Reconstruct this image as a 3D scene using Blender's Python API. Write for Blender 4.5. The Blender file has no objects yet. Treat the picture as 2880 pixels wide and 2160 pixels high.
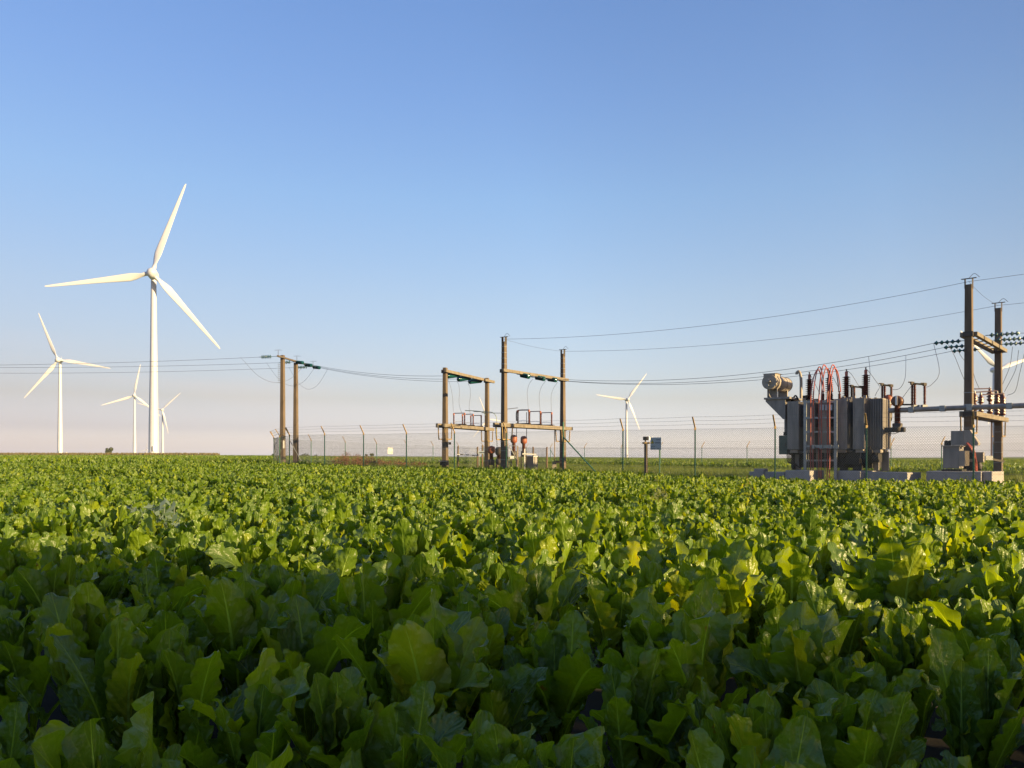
import bpy, math, random
import numpy as np
from mathutils import Vector, Matrix
random.seed(7); rng = np.random.default_rng(7)
R = math.radians
scene = bpy.context.scene
COL = scene.collection
F = 2240.0; EYE = 1.15; HY = 1283.0

# ------------------------------------------------------------ terrain
TK = [-.8, -.45, 0, .3, .45, .7]
DK = [12, 26, 40, 75, 250]
def _crest(p): return EYE - p * 250 / 2240 - .45
GK = np.array([
 [0, .17, .38, .42, _crest(-4)],
 [0, .15, .36, .40, _crest(-3.5)],
 [0, .10, .24, .10, _crest(1.5)],
 [0, .02, .08, .0, _crest(5.5)],
 [0, .0, .0, -.12, _crest(4.5)],
 [0, -.02, -.05, -.13, _crest(3)]])
def G(x, y):
    x = np.asarray(x, float); y = np.asarray(y, float)
    d = np.maximum(y, 12.0); t = np.clip(x / d, -.8, .7)
    lk = np.log(DK); ld = np.log(np.minimum(d, 250.0))
    def atd(row):
        i = np.clip(np.searchsorted(lk, ld, side='right') - 1, 0, len(DK) - 2)
        f = (ld - lk[i]) / (lk[i + 1] - lk[i]); f = f * f * (3 - 2 * f) * .5 + f * .5
        return row[i] + (row[i + 1] - row[i]) * f
    vals = np.stack([atd(GK[k]) for k in range(len(TK))])
    j = np.clip(np.searchsorted(TK, t, side='right') - 1, 0, len(TK) - 2)
    tk = np.array(TK); f = (t - tk[j]) / (tk[j + 1] - tk[j]); f = f * f * (3 - 2 * f)
    jj = np.expand_dims(j, 0)
    a = np.take_along_axis(vals, jj, 0)[0]; b = np.take_along_axis(vals, jj + 1, 0)[0]
    g = a + (b - a) * f
    k = np.clip((y - 5.0) / 15.0, 0, 1); g = g + .17 * (1 - k * k * (3 - 2 * k))
    sl = (EYE - .45 - g) / 250.0            # sight slope at the crest, positive below eye
    far = d > 250
    return np.where(far, EYE - .45 - (sl + 1.0 / 2240 * np.clip((d - 250) / 250, 0, 1)) * d, g)
def gz(x, y): return float(G(np.array([x]), np.array([y]))[0])
def at(px, py, D): return Vector(((px - 1440) / F * D, D, EYE + (HY - py) / F * D))
def X(px, D): return (px - 1440) / F * D
def Z(py, D): return EYE + (HY - py) / F * D

# ------------------------------------------------------------ materials
def newmat(name):
    m = bpy.data.materials.new(name); m.use_nodes = True
    nt = m.node_tree; b = nt.nodes['Principled BSDF']
    return m, nt, b
def N(nt, t, **k):
    n = nt.nodes.new(t)
    for a, v in k.items(): setattr(n, a, v)
    return n
def M_(nt, op, a, b=None, clamp=False):
    n = nt.nodes.new('ShaderNodeMath'); n.operation = op; n.use_clamp = clamp
    for i, v in ((0, a), (1, b)):
        if v is None: continue
        if isinstance(v, (int, float)): n.inputs[i].default_value = v
        else: nt.links.new(v, n.inputs[i])
    return n.outputs[0]
def mixc(nt, f, a, b, bt='MIX'):
    n = nt.nodes.new('ShaderNodeMix'); n.data_type = 'RGBA'; n.blend_type = bt
    for i, v in ((0, f), (6, a), (7, b)):
        if isinstance(v, (int, float)): n.inputs[i].default_value = v
        elif isinstance(v, (tuple, list)): n.inputs[i].default_value = (*v[:3], 1)
        else: nt.links.new(v, n.inputs[i])
    return n.outputs[2]
def mat(name, c, c2=None, scale=6, rough=.7, metal=0, bump=.15, stretch=(1, 1, 1), spec=.5, c3=None, thr=.62):
    m, nt, b = newmat(name)
    c2 = c2 or tuple(v * .72 for v in c)
    tc = N(nt, 'ShaderNodeTexCoord'); mp = N(nt, 'ShaderNodeMapping'); mp.inputs['Scale'].default_value = stretch
    nt.links.new(tc.outputs['Object'], mp.inputs[0])
    no = N(nt, 'ShaderNodeTexNoise'); no.inputs['Scale'].default_value = scale; no.inputs['Detail'].default_value = 8
    no.inputs['Roughness'].default_value = .65
    nt.links.new(mp.outputs[0], no.inputs[0])
    f = M_(nt, 'MULTIPLY_ADD', no.outputs[0], 2.6); f.node.inputs[2].default_value = -.8; f.node.use_clamp = True
    col = mixc(nt, f, c, c2)
    if c3:
        n2 = N(nt, 'ShaderNodeTexNoise'); n2.inputs['Scale'].default_value = scale * 2.3; n2.inputs['Detail'].default_value = 5
        nt.links.new(tc.outputs['Object'], n2.inputs[0])
        g = M_(nt, 'MULTIPLY', M_(nt, 'SUBTRACT', n2.outputs[0], thr), 9, True)
        col = mixc(nt, g, col, c3)
    nt.links.new(col, b.inputs['Base Color'])
    b.inputs['Roughness'].default_value = rough; b.inputs['Metallic'].default_value = metal
    b.inputs['Specular IOR Level'].default_value = spec
    if bump:
        bp = N(nt, 'ShaderNodeBump'); bp.inputs['Strength'].default_value = bump; bp.inputs['Distance'].default_value = .02
        nt.links.new(no.outputs[0], bp.inputs['Height']); nt.links.new(bp.outputs[0], b.inputs['Normal'])
    return m
MT = dict(
 turbine=mat('turbine_paint', (.50, .52, .60), (.455, .475, .545), .15, .45, bump=0),
 concrete=mat('pole_concrete', (.16, .12, .085), (.095, .073, .052), 5, .9, stretch=(1, 1, .25), bump=.3),
 beam=mat('beam_concrete', (.235, .205, .165), (.125, .105, .08), 7, .9, bump=.35, c3=(.24, .15, .03)),
 slab=mat('slab_concrete', (.38, .355, .33), (.28, .265, .25), 4, .92, bump=.3, c3=(.24, .22, .2)),
 galv=mat('galvanised_steel', (.36, .37, .37), (.24, .25, .26), 9, .5, .6, bump=.05),
 darksteel=mat('dark_steel', (.06, .055, .05), (.09, .07, .055), 9, .6, .3, bump=.1),
 trafo=mat('transformer_paint', (.30, .275, .25), (.17, .155, .145), 5, .55, .1, stretch=(1, 1, .2), bump=.1, c3=(.22, .15, .09), thr=.7),
 traflight=mat('pale_grey_paint', (.34, .30, .25), (.26, .225, .19), 7, .55, bump=.1, c3=(.2, .11, .05), thr=.7),
 trafdark=mat('near_black_steel', (.05, .045, .04), (.025, .024, .022), 8, .6, .2, bump=.2),  # only a very dark steel tone, shared by tank, fittings and boxes
 porcelain=mat('brown_porcelain', (.085, .022, .014), (.055, .018, .012), 20, .2, bump=0),
 redporc=mat('red_brown_porcelain', (.11, .034, .02), (.08, .026, .017), 20, .25, bump=0),
 glass=mat('green_glass_insulator', (.01, .085, .09), (.008, .05, .055), 20, .12, bump=0),
 armgrey=mat('shaded_grey_steel', (.17, .14, .11), (.10, .08, .065), 8, .7, .2, bump=.1),  # crossarm only: darkened so that its shade sits in the colour
 straw=mat('straw', (.20, .16, .07), (.15, .13, .05), 3, .9, bump=0),
 ringbrown=mat('dark_brown_resin', (.13, .06, .03), (.09, .04, .02), 12, .35, bump=0),
 orange=mat('orange_red_paint', (.36, .115, .06), (.28, .085, .045), 12, .5, bump=.05),
 cable=mat('red_cable_sheath', (.40, .09, .06), (.30, .075, .06), 6, .45, bump=0),
 greycable=mat('grey_conduit', (.22, .20, .18), (.15, .14, .13), 6, .5, bump=0),
 tube=mat('reddish_conductor_tube', (.10, .05, .045), (.07, .045, .04), 8, .45, .3, bump=0),
 wire=mat('weathered_wire', (.10, .10, .11), (.07, .07, .075), 3, .5, .5, bump=0),
 fencewire=mat('fence_wire', (.20, .21, .20), (.13, .14, .13), 3, .5, .4, bump=0),
 greenpost=mat('green_post_paint', (.02, .11, .06), (.03, .13, .09), 5, .5, bump=.05),
 arm=mat('rusted_post_arm', (.42, .30, .13), (.22, .14, .06), 18, .7, .2, bump=.1),
 greenpipe=mat('pale_green_conduit', (.25, .30, .18), (.2, .25, .15), 6, .5, bump=0),
 wood=mat('weathered_wood', (.20, .135, .08), (.11, .07, .045), 9, .9, stretch=(1, 1, .15), bump=.4),
 greenbox=mat('green_cabinet_paint', (.09, .125, .10), (.06, .085, .07), 4, .5, bump=.05),
 white=mat('white_enamel', (.80, .80, .78), (.72, .72, .70), 6, .5, bump=0),
 signblue=mat('pale_sign_plate', (.42, .50, .58), (.37, .45, .53), 4, .5, bump=0),
 yellow=mat('warning_yellow', (.75, .60, .03), (.7, .55, .03), 4, .5, bump=0),
 ink=mat('sign_ink', (.05, .06, .08), (.04, .05, .07), 4, .6, bump=0),
 soil=mat('dark_soil', (.035, .027, .018), (.02, .016, .011), 3, .95, bump=.4),
 gravel=mat('grey_gravel', (.22, .21, .21), (.12, .115, .12), 14, .95, bump=.6),
 drystem=mat('dry_stem', (.20, .09, .045), (.13, .065, .035), 8, .9, bump=0),
 bark=mat('bark', (.09, .065, .045), (.05, .04, .03), 6, .95, bump=.4, stretch=(1, 1, .3)),
)

def leafmat(name, base, base2, bright, back, trans=.34, veins=True, rough=.42, spots=True, spread=.5):
    m, nt, b = newmat(name); L = nt.links
    uv = N(nt, 'ShaderNodeUVMap'); sp = N(nt, 'ShaderNodeSeparateXYZ'); L.new(uv.outputs[0], sp.inputs[0])
    oi = N(nt, 'ShaderNodeObjectInfo'); at_ = N(nt, 'ShaderNodeAttribute', attribute_name='lr')
    tc = N(nt, 'ShaderNodeTexCoord')
    n1 = N(nt, 'ShaderNodeTexNoise'); n1.inputs['Scale'].default_value = 9; n1.inputs['Detail'].default_value = 4
    L.new(tc.outputs['Object'], n1.inputs[0])
    r = M_(nt, 'FRACT', M_(nt, 'ADD', M_(nt, 'MULTIPLY', oi.outputs['Random'], 3.7), at_.outputs['Fac']))
    f = M_(nt, 'ADD', M_(nt, 'MULTIPLY', n1.outputs[0], .7), M_(nt, 'MULTIPLY', r, spread), True)
    col = mixc(nt, f, base, base2)
    col = mixc(nt, M_(nt, 'MULTIPLY', M_(nt, 'GREATER_THAN', r, .87), .4), col, bright)
    au = M_(nt, 'MULTIPLY', M_(nt, 'ABSOLUTE', M_(nt, 'SUBTRACT', sp.outputs[0], .5)), 2.0)
    if veins:
        # midrib and side veins (the leaf's own pale colour) and the puckers between them
        v = sp.outputs[1]
        wmid = M_(nt, 'MULTIPLY', M_(nt, 'SUBTRACT', 1.15, v), .12)
        mid = M_(nt, 'SUBTRACT', 1.0, M_(nt, 'DIVIDE', au, wmid), True)
        mid = M_(nt, 'MULTIPLY', mid, 2.5, True)
        ph = M_(nt, 'SUBTRACT', M_(nt, 'MULTIPLY', v, 8.0), M_(nt, 'MULTIPLY', au, 2.1))
        ph = M_(nt, 'ADD', ph, M_(nt, 'MULTIPLY', n1.outputs[0], 1.1))
        tri = M_(nt, 'ABSOLUTE', M_(nt, 'SUBTRACT', M_(nt, 'FRACT', ph), .5))
        ve = M_(nt, 'SUBTRACT', 1.0, M_(nt, 'MULTIPLY', tri, 13.0), True)
        ve = M_(nt, 'MULTIPLY', ve, M_(nt, 'SUBTRACT', 1.0, au, True))
        vm = M_(nt, 'MAXIMUM', M_(nt, 'MULTIPLY', mid, .9), M_(nt, 'MULTIPLY', ve, .34))
        col = mixc(nt, vm, col, (.27, .38, .08))
        n2 = N(nt, 'ShaderNodeTexNoise'); n2.inputs['Scale'].default_value = 42; n2.inputs['Detail'].default_value = 3
        L.new(tc.outputs['Object'], n2.inputs[0])
        h = M_(nt, 'ADD', M_(nt, 'MULTIPLY', tri, 1.1), M_(nt, 'MULTIPLY', n2.outputs[0], 2.2))
        h = M_(nt, 'SUBTRACT', h, M_(nt, 'MULTIPLY', mid, .6))
        bp = N(nt, 'ShaderNodeBump'); bp.inputs['Strength'].default_value = .65; bp.inputs['Distance'].default_value = .007
        L.new(h, bp.inputs['Height']); L.new(bp.outputs[0], b.inputs['Normal'])
    if spots:
        n3 = N(nt, 'ShaderNodeTexNoise'); n3.inputs['Scale'].default_value = 16; n3.inputs['Detail'].default_value = 5
        mp = N(nt, 'ShaderNodeMapping'); L.new(tc.outputs['Object'], mp.inputs[0])
        cx = N(nt, 'ShaderNodeCombineXYZ'); L.new(M_(nt, 'MULTIPLY', oi.outputs['Random'], 30), cx.inputs[0]); L.new(cx.outputs[0], mp.inputs[1])
        L.new(mp.outputs[0], n3.inputs[0])
        s = M_(nt, 'MULTIPLY', M_(nt, 'SUBTRACT', n3.outputs[0], .70), 16, True)
        col = mixc(nt, M_(nt, 'MULTIPLY', s, .8), col, (.16, .07, .02))
    ge = N(nt, 'ShaderNodeNewGeometry')
    colf = mixc(nt, M_(nt, 'MULTIPLY', ge.outputs['Backfacing'], .6), col, back)
    L.new(colf, b.inputs['Base Color'])
    b.inputs['Roughness'].default_value = rough; b.inputs['Specular IOR Level'].default_value = .5
    tr = N(nt, 'ShaderNodeBsdfTranslucent')
    tcol = mixc(nt, 1.0, col, (2.9, 2.45, .15), 'MULTIPLY'); L.new(tcol, tr.inputs[0])
    ms = N(nt, 'ShaderNodeMixShader'); ms.inputs[0].default_value = trans
    L.new(b.outputs[0], ms.inputs[1]); L.new(tr.outputs[0], ms.inputs[2])
    L.new(ms.outputs[0], nt.nodes['Material Output'].inputs[0])
    return m
MT['beet'] = leafmat('beet_leaf', (.030, .080, .020), (.158, .228, .010), (.29, .32, .02), (.09, .155, .035), trans=.38, rough=.36, spread=.62)
MT['greyweed'] = leafmat('grey_weed_leaf', (.10, .16, .12), (.14, .20, .14), (.16, .2, .15), (.16, .21, .17), veins=False, spots=False)
MT['paleweed'] = leafmat('pale_weed_leaf', (.13, .18, .07), (.20, .22, .09), (.25, .24, .1), (.2, .22, .12), veins=False, spots=False)
MT['grass'] = leafmat('weed_grass', (.09, .14, .025), (.14, .18, .03), (.20, .18, .05), (.11, .15, .04), veins=False, spots=False)
MT['bush'] = leafmat('bush_leaf', (.04, .06, .025), (.07, .085, .03), (.08, .08, .03), (.06, .08, .04), veins=False, spots=False)

def farmat():
    m, nt, b = newmat('beet_canopy'); L = nt.links
    tc = N(nt, 'ShaderNodeTexCoord')
    a = N(nt, 'ShaderNodeTexNoise'); a.inputs['Scale'].default_value = 5; a.inputs['Detail'].default_value = 6; a.inputs['Roughness'].default_value = .7
    c = N(nt, 'ShaderNodeTexNoise'); c.inputs['Scale'].default_value = .06; c.inputs['Detail'].default_value = 3
    L.new(tc.outputs['Object'], a.inputs[0]); L.new(tc.outputs['Object'], c.inputs[0])
    f = M_(nt, 'MULTIPLY_ADD', a.outputs[0], 3.0); f.node.inputs[2].default_value = -1.0; f.node.use_clamp = True
    col = mixc(nt, f, (.095, .145, .014), (.20, .24, .025))
    g = M_(nt, 'MULTIPLY_ADD', c.outputs[0], 3.0); g.node.inputs[2].default_value = -1.1; g.node.use_clamp = True
    col = mixc(nt, M_(nt, 'MULTIPLY', g, .35), col, (.14, .16, .03))
    L.new(col, b.inputs['Base Color']); b.inputs['Roughness'].default_value = .7
    bp = N(nt, 'ShaderNodeBump'); bp.inputs['Strength'].default_value = 1; bp.inputs['Distance'].default_value = .25
    L.new(a.outputs[0], bp.inputs['Height']); L.new(bp.outputs[0], b.inputs['Normal'])
    return m
MT['canopy'] = farmat()

# ------------------------------------------------------------ mesh builder
ROOT = {}
def root_loc(o):
    while o.parent: o = o.parent
    return ROOT[o.name]
class MB:
    def __init__(s): s.v = []; s.f = []; s.sm = []
    def add(s, vs, fs, smooth=False):
        n = len(s.v); s.v += [Vector(v) for v in vs]; s.f += [tuple(i + n for i in f) for f in fs]; s.sm += [smooth] * len(fs); return s
    def box(s, c, size, ax=None, taper=1.0):
        """c centre; ax = 3 unit vectors; taper scales the top"""
        ax = ax or (Vector((1, 0, 0)), Vector((0, 1, 0)), Vector((0, 0, 1))); c = Vector(c)
        vs = []
        for k in (-.5, .5):
            tp = taper if k > 0 else 1
            for i, j in ((-.5, -.5), (.5, -.5), (.5, .5), (-.5, .5)):
                vs.append(c + ax[0] * (i * size[0] * tp) + ax[1] * (j * size[1] * tp) + ax[2] * (k * size[2]))
        return s.add(vs, [(3, 2, 1, 0), (4, 5, 6, 7), (0, 1, 5, 4), (1, 2, 6, 5), (2, 3, 7, 6), (3, 0, 4, 7)])
    def bar(s, a, b, w, h, up=(0, 0, 1)):
        a = Vector(a); b = Vector(b); d = (b - a); L = d.length; d.normalize(); up = Vector(up)
        sd = d.cross(up)
        if sd.length < 1e-4: sd = d.cross(Vector((1, 0, 0)))
        sd.normalize(); u = sd.cross(d)
        return s.box((a + b) / 2, (w, L, h), (sd, d, u))
    def tube(s, pts, r, n=8, cap=True, r1=None):
        pts = [Vector(p) for p in pts]; m = len(pts); rings = []
        nr = None
        for i, p in enumerate(pts):
            t = (pts[min(i + 1, m - 1)] - pts[max(i - 1, 0)]).normalized()
            if nr is None:
                nr = t.cross(Vector((0, 0, 1)))
                if nr.length < 1e-3: nr = t.cross(Vector((1, 0, 0)))
            nr = (nr - t * nr.dot(t)).normalized(); bi = t.cross(nr)
            rr = r if r1 is None else r + (r1 - r) * i / (m - 1)
            rings += [p + (nr * math.cos(2 * math.pi * k / n) + bi * math.sin(2 * math.pi * k / n)) * rr for k in range(n)]
        fs = [(i * n + k, i * n + (k + 1) % n, (i + 1) * n + (k + 1) % n, (i + 1) * n + k) for i in range(m - 1) for k in range(n)]
        s.add(rings, fs, n > 4)
        if cap and n > 3: s.add(rings[:n], [tuple(range(n))[::-1]]); s.add(rings[-n:], [tuple(range(n))])
        return s
    def lathe(s, prof, o, axis=(0, 0, 1), n=14, smooth=True):
        o = Vector(o); a = Vector(axis).normalized(); x = a.cross(Vector((0, 0, 1)))
        if x.length < 1e-3: x = Vector((1, 0, 0))
        x.normalize(); y = a.cross(x); vs = []
        for r, h in prof:
            vs += [o + a * h + (x * math.cos(2 * math.pi * k / n) + y * math.sin(2 * math.pi * k / n)) * r for k in range(n)]
        fs = [(i * n + k, i * n + (k + 1) % n, (i + 1) * n + (k + 1) % n, (i + 1) * n + k) for i in range(len(prof) - 1) for k in range(n)]
        s.add(vs, fs, smooth)
        s.add(vs[:n], [tuple(range(n))[::-1]]); s.add(vs[-n:], [tuple(range(n))]); return s
    def prism(s, poly, o, x, y, depth):
        """poly in (x,y) axes, extruded along x cross y by depth (centred)"""
        o = Vector(o); x = Vector(x); y = Vector(y); z = x.cross(y).normalized(); n = len(poly)
        vs = [o + x * a + y * b - z * depth / 2 for a, b in poly] + [o + x * a + y * b + z * depth / 2 for a, b in poly]
        return s.add(vs, [tuple(range(n))[::-1], tuple(range(n, 2 * n))] + [(i, (i + 1) % n, (i + 1) % n + n, i + n) for i in range(n)])
    def build(s, name, m, parent=None, loc=None, label=None, bevel=0):
        off = root_loc(parent) if parent else Vector(loc or (0, 0, 0))
        me = bpy.data.meshes.new(name); me.from_pydata([tuple(v - off) for v in s.v], [], s.f)
        me.polygons.foreach_set('use_smooth', s.sm); me.update()
        me.materials.append(MT[m] if isinstance(m, str) else m)
        o = bpy.data.objects.new(name, me); COL.objects.link(o)
        if parent: o.parent = parent
        else: o.location = off; ROOT[o.name] = off.copy()
        if label: o['label'] = label
        if bevel:
            bv = o.modifiers.new('bevel', 'BEVEL'); bv.width = bevel; bv.segments = 2; bv.limit_method = 'ANGLE'
        return o
def tag(o, label, cat, group=None, kind=None):
    if label: o['label'] = label
    if cat: o['category'] = cat
    if group: o['group'] = group
    if kind: o['kind'] = kind
    return o
def thing(name, loc, label, cat, group=None):
    o = bpy.data.objects.new(name, None); COL.objects.link(o); o.location = loc; o.empty_display_size = .2
    ROOT[o.name] = Vector(loc); return tag(o, label, cat, group)
def sheds(rc, rs, n, h0, h1, cap=.0):
    p = [(rc, h0)]; st = (h1 - h0) / n
    for i in range(n):
        a = h0 + st * i
        p += [(rc, a + st * .25), (rs, a + st * .45), (rs * .97, a + st * .55), (rc, a + st * .75)]
    return p + [(rc, h1)]
def arc(pts, k=10):
    """Catmull-Rom through points"""
    P = [Vector(p) for p in pts]; P = [P[0] * 2 - P[1]] + P + [P[-1] * 2 - P[-2]]; out = []
    for i in range(1, len(P) - 2):
        a, b, c, d = P[i - 1:i + 3]
        for j in range(k):
            t = j / k
            out.append(.5 * ((2 * b) + (c - a) * t + (2 * a - 5 * b + 4 * c - d) * t * t + (3 * b - a - 3 * c + d) * t ** 3))
    return out + [P[-2]]
def sag(a, b, s, k=24):
    a = Vector(a); b = Vector(b)
    return [a.lerp(b, i / k) - Vector((0, 0, 4 * s * (i / k) * (1 - i / k))) for i in range(k + 1)]
UP = Vector((0, 0, 1))

# ------------------------------------------------------------ ground
def sinh_axis(lo, hi, n, c=4.0):
    a = math.asinh(lo / c); b = math.asinh(hi / c); return [c * math.sinh(a + (b - a) * i / (n - 1)) for i in range(n)]
def sheet(name, xs, ys, zoff, m, kind='structure'):
    XX, YY = np.meshgrid(xs, ys); ZZ = G(XX, YY) + zoff
    nx = len(xs); ny = len(ys)
    me = bpy.data.meshes.new(name)
    f = [(j * nx + i, j * nx + i + 1, (j + 1) * nx + i + 1, (j + 1) * nx + i) for j in range(ny - 1) for i in range(nx - 1)]
    me.from_pydata(list(zip(XX.ravel(), YY.ravel(), ZZ.ravel())), [], f)
    me.polygons.foreach_set('use_smooth', [True] * len(f)); me.materials.append(MT[m])
    o = bpy.data.objects.new(name, me); COL.objects.link(o); o['kind'] = kind; return o
xs = sorted(set([-x for x in sinh_axis(0, 6200, 110)] + sinh_axis(0, 6200, 110)))
ys = [-120, -60, -30, -12, -5] + sinh_axis(0, 6450, 190)
sheet('ground', xs, ys, 0, 'soil')

# ------------------------------------------------------------ compound outline
def FD(n): return 43.1 - 1.8 * n
FPX = [814, 913, 1022.5, 1143, 1278, 1423.7, 1584, 1752, 1955, 2180, 2437, 2738, 3092, 3515]
FP = [(X(FPX[n], FD(n)), FD(n)) for n in range(14)]
POLY = [FP[0], (-13.6, 45.6), (-15.6, 51), (-14.4, 56), (.75, 84), (24.7, 41), (34, 24), FP[13]]
def inpoly(x, y, P=POLY):
    c = np.zeros(x.shape, bool)
    for i in range(len(P)):
        (x1, y1), (x2, y2) = P[i], P[i - 1]
        c ^= ((y1 > y) != (y2 > y)) & (x < (x2 - x1) * (y - y1) / (y2 - y1 + 1e-9) + x1)
    return c
def gravel():
    P = [FP[13], FP[12], FP[11], FP[10], FP[9], FP[8], (4.5, 33), (9, 36), (19, 36), (26, 30)]
    # a sheet just inside the fence, over the ground
    me = bpy.data.meshes.new('gravel_yard'); vs = []; fs = []
    cx, cy = 15.5, 28.5
    K = 60
    for j in range(13):
        for i in range(K):
            a = (i / K) * len(P); p = P[int(a) % len(P)]; q = P[(int(a) + 1) % len(P)]; t = a - int(a)
            ex = p[0] + (q[0] - p[0]) * t; ey = p[1] + (q[1] - p[1]) * t; s = j / 12 * .985
            x = cx + (ex - cx) * s; y = cy + (ey - cy) * s; vs.append((x, y, gz(x, y) + .03))
    for j in range(12):
        for i in range(K): fs.append((j * K + i, j * K + (i + 1) % K, (j + 1) * K + (i + 1) % K, (j + 1) * K + i))
    me.from_pydata(vs, [], fs); me.materials.append(MT['gravel'])
    o = bpy.data.objects.new('gravel_yard', me); COL.objects.link(o); o['kind'] = 'structure'
gravel()

# ------------------------------------------------------------ beet plants
def leaf_mesh(acc, L, W, az, el, bend, pet, cup, ruf, tw, nu, nv, rs, r0=.012, fold=0.):
    """one leaf with its stalk; acc = [verts, faces, uvs, lr]"""
    ca, sa = math.cos(az), math.sin(az)
    V, Fc, UV, LR = acc
    # centre line in the (radial, z) plane
    n = nv + 1; npet = max(2, nv // 4)
    s = [pet * i / npet for i in range(npet)] + [pet + L * (1 - (1 - i / nv) ** 1.35) for i in range(n)]
    tot = pet + L; th = el; pr, pz = r0, 0.0; pts = []; prev = 0.
    for q in s:
        t = q / tot; th = el - bend * t ** 1.7
        ds = q - prev; pr += math.cos(th) * ds; pz += math.sin(th) * ds; prev = q
        pts.append((pr, pz, th))
    fl, fr = rs.uniform(3.0, 5.0), rs.uniform(3.0, 5.0); sl_, sr_ = rs.uniform(6.5, 9.5), rs.uniform(6.5, 9.5); p1, p2 = rs.uniform(0, 6.3), rs.uniform(0, 6.3)
    lat = rs.uniform(-.06, .06) * L; lr = rs.uniform(0, 1); base = len(V)
    for i, (r, z, th) in enumerate(pts):
        v = (s[i] - pet) / L
        if v < 0.001: w = .010 + .006 * (1 + min(0, v)) if i else .014
        else:
            w = W * .5 * (math.sin(math.pi / 2 * (v / .54) ** .75) ** 1.1 if v < .54 else math.sqrt(max(0, 1 - ((v - .54) / .465) ** 1.75)))
            w = max(w, .012 if v < .9 else .003)
        nx, nz = -math.sin(th), math.cos(th)        # leaf normal in plane
        vv = max(0, v); roll = tw * vv
        for j in range(nu + 1):
            u = 2 * j / nu - 1; au = abs(u)
            f_, p_ = (fl, p1) if u < 0 else (fr, p2)
            wv = math.sin(2 * math.pi * f_ * vv + p_); wv2 = math.sin(2 * math.pi * (sl_ if u < 0 else sr_) * vv + p_ * 2)
            edge = au ** 2.2 * min(1, vv * 5) * (1 - .3 * vv)
            h = ruf * W * edge * (wv + .75 * wv2) + cup * w * au ** 1.3 + .06 * W * (1 if vv > 0 else 0) * math.sin(vv * 34 - au * 7 + p_) * au * (1 - au) * .5
            x = u * w * (1 + edge * (.062 * math.sin(2 * math.pi * (sl_ if u < 0 else sr_) * vv + p_ * 2 + 1.2) + .02 * wv))
            if v < .001: h = abs(u) * .006
            fo = fold * u
            lx = x * math.cos(roll + fo) - h * math.sin(roll); hh = h * math.cos(roll) + x * math.sin(roll + fo)
            rr = r + nx * hh; zz = z + nz * hh; side = lx + lat * math.sin(vv * 3)
            V.append((rr * ca - side * sa, rr * sa + side * ca, zz)); UV.append((.5 + u * .5, v)); LR.append(lr)
    m = nu + 1
    for i in range(len(pts) - 1):
        for j in range(nu):
            Fc.append((base + i * m + j, base + i * m + j + 1, base + (i + 1) * m + j + 1, base + (i + 1) * m + j))
def plant_mesh(name, seed, nl, nu, nv, size=1.0, mt='beet', upright=0.):
    rs = random.Random(seed); acc = ([], [], [], [])
    for k in range(nl):
        q = k / (nl - 1)                     # 0 inner .. 1 outer
        az = k * 2.39996 + rs.uniform(-.35, .35)
        el = R(93 - 27 * q ** 1.5 + rs.uniform(-9, 7)) + upright
        L = size * (.20 + .14 * math.sin(math.pi * min(1, q * .9 + .25))) * rs.uniform(.85, 1.15)
        leaf_mesh(acc, L, L * rs.uniform(.30, .41), az, el, R(rs.uniform(-10, 26) + 20 * q + (rs.random() < .16) * 60), size * (.09 + .09 * q) * rs.uniform(.85, 1.15),
                  rs.uniform(.0, .55), rs.uniform(.07, .15), rs.uniform(-1.0, 1.0), nu, nv, rs, .012 + .012 * q, rs.uniform(-.15, .35))
    V, Fc, UV, LR = acc
    me = bpy.data.meshes.new(name); me.from_pydata(V, [], Fc)
    me.polygons.foreach_set('use_smooth', [True] * len(Fc))
    uvl = me.uv_layers.new(name='UVMap'); li = np.empty(len(me.loops), np.int32); me.loops.foreach_get('vertex_index', li)
    uvl.data.foreach_set('uv', np.array(UV, np.float32)[li].ravel())
    a = me.attributes.new('lr', 'FLOAT', 'POINT'); a.data.foreach_set('value', np.array(LR, np.float32))
    me.materials.append(MT[mt]); me.update(); return me
HERO = [plant_mesh('beet_plant', 100 + i, 14 + i % 5, 8, 30, 1.0 + .05 * (i % 3)) for i in range(12)]
MID = [plant_mesh('beet_mid', 200 + i, 13, 4, 12, 1.0) for i in range(8)]
LOW = [plant_mesh('beet_low', 300 + i, 12, 2, 4, 1.05) for i in range(6)]

# thin spots and wheel tracks in the field
TRK = [(-9.6, 22.6), (-6.2, 18), (-2.2, 13.2), (2.6, 10.9), (8, 9.2)]
TRK2 = [(-16, 29), (-9, 21.2)]
def dist_line(x, y, P):
    d = np.full(x.shape, 1e9)
    for (x1, y1), (x2, y2) in zip(P[:-1], P[1:]):
        t = np.clip(((x - x1) * (x2 - x1) + (y - y1) * (y2 - y1)) / ((x2 - x1) ** 2 + (y2 - y1) ** 2), 0, 1)
        d = np.minimum(d, np.hypot(x - x1 - t * (x2 - x1), y - y1 - t * (y2 - y1)))
    return d
def grid_pts(d0, d1, sr, sp, tlim=.76, ang=R(62)):
    """rows sr apart, plants sp apart inside the wedge seen by the camera"""
    ca, sa = math.cos(ang), math.sin(ang); m = d1 * 1.35
    a = np.arange(-m, m, sr); b = np.arange(-m, m, sp); A, B = np.meshgrid(a, b); A = A.ravel(); B = B.ravel()
    A = A + rng.normal(0, sr * .10, A.shape); B = B + rng.normal(0, sp * .25, B.shape)
    x = A * ca - B * sa; y = A * sa + B * ca
    ok = (y > d0) & (y <= d1) & (np.abs(x) < y * tlim + 1.2)
    return x[ok], y[ok]
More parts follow.
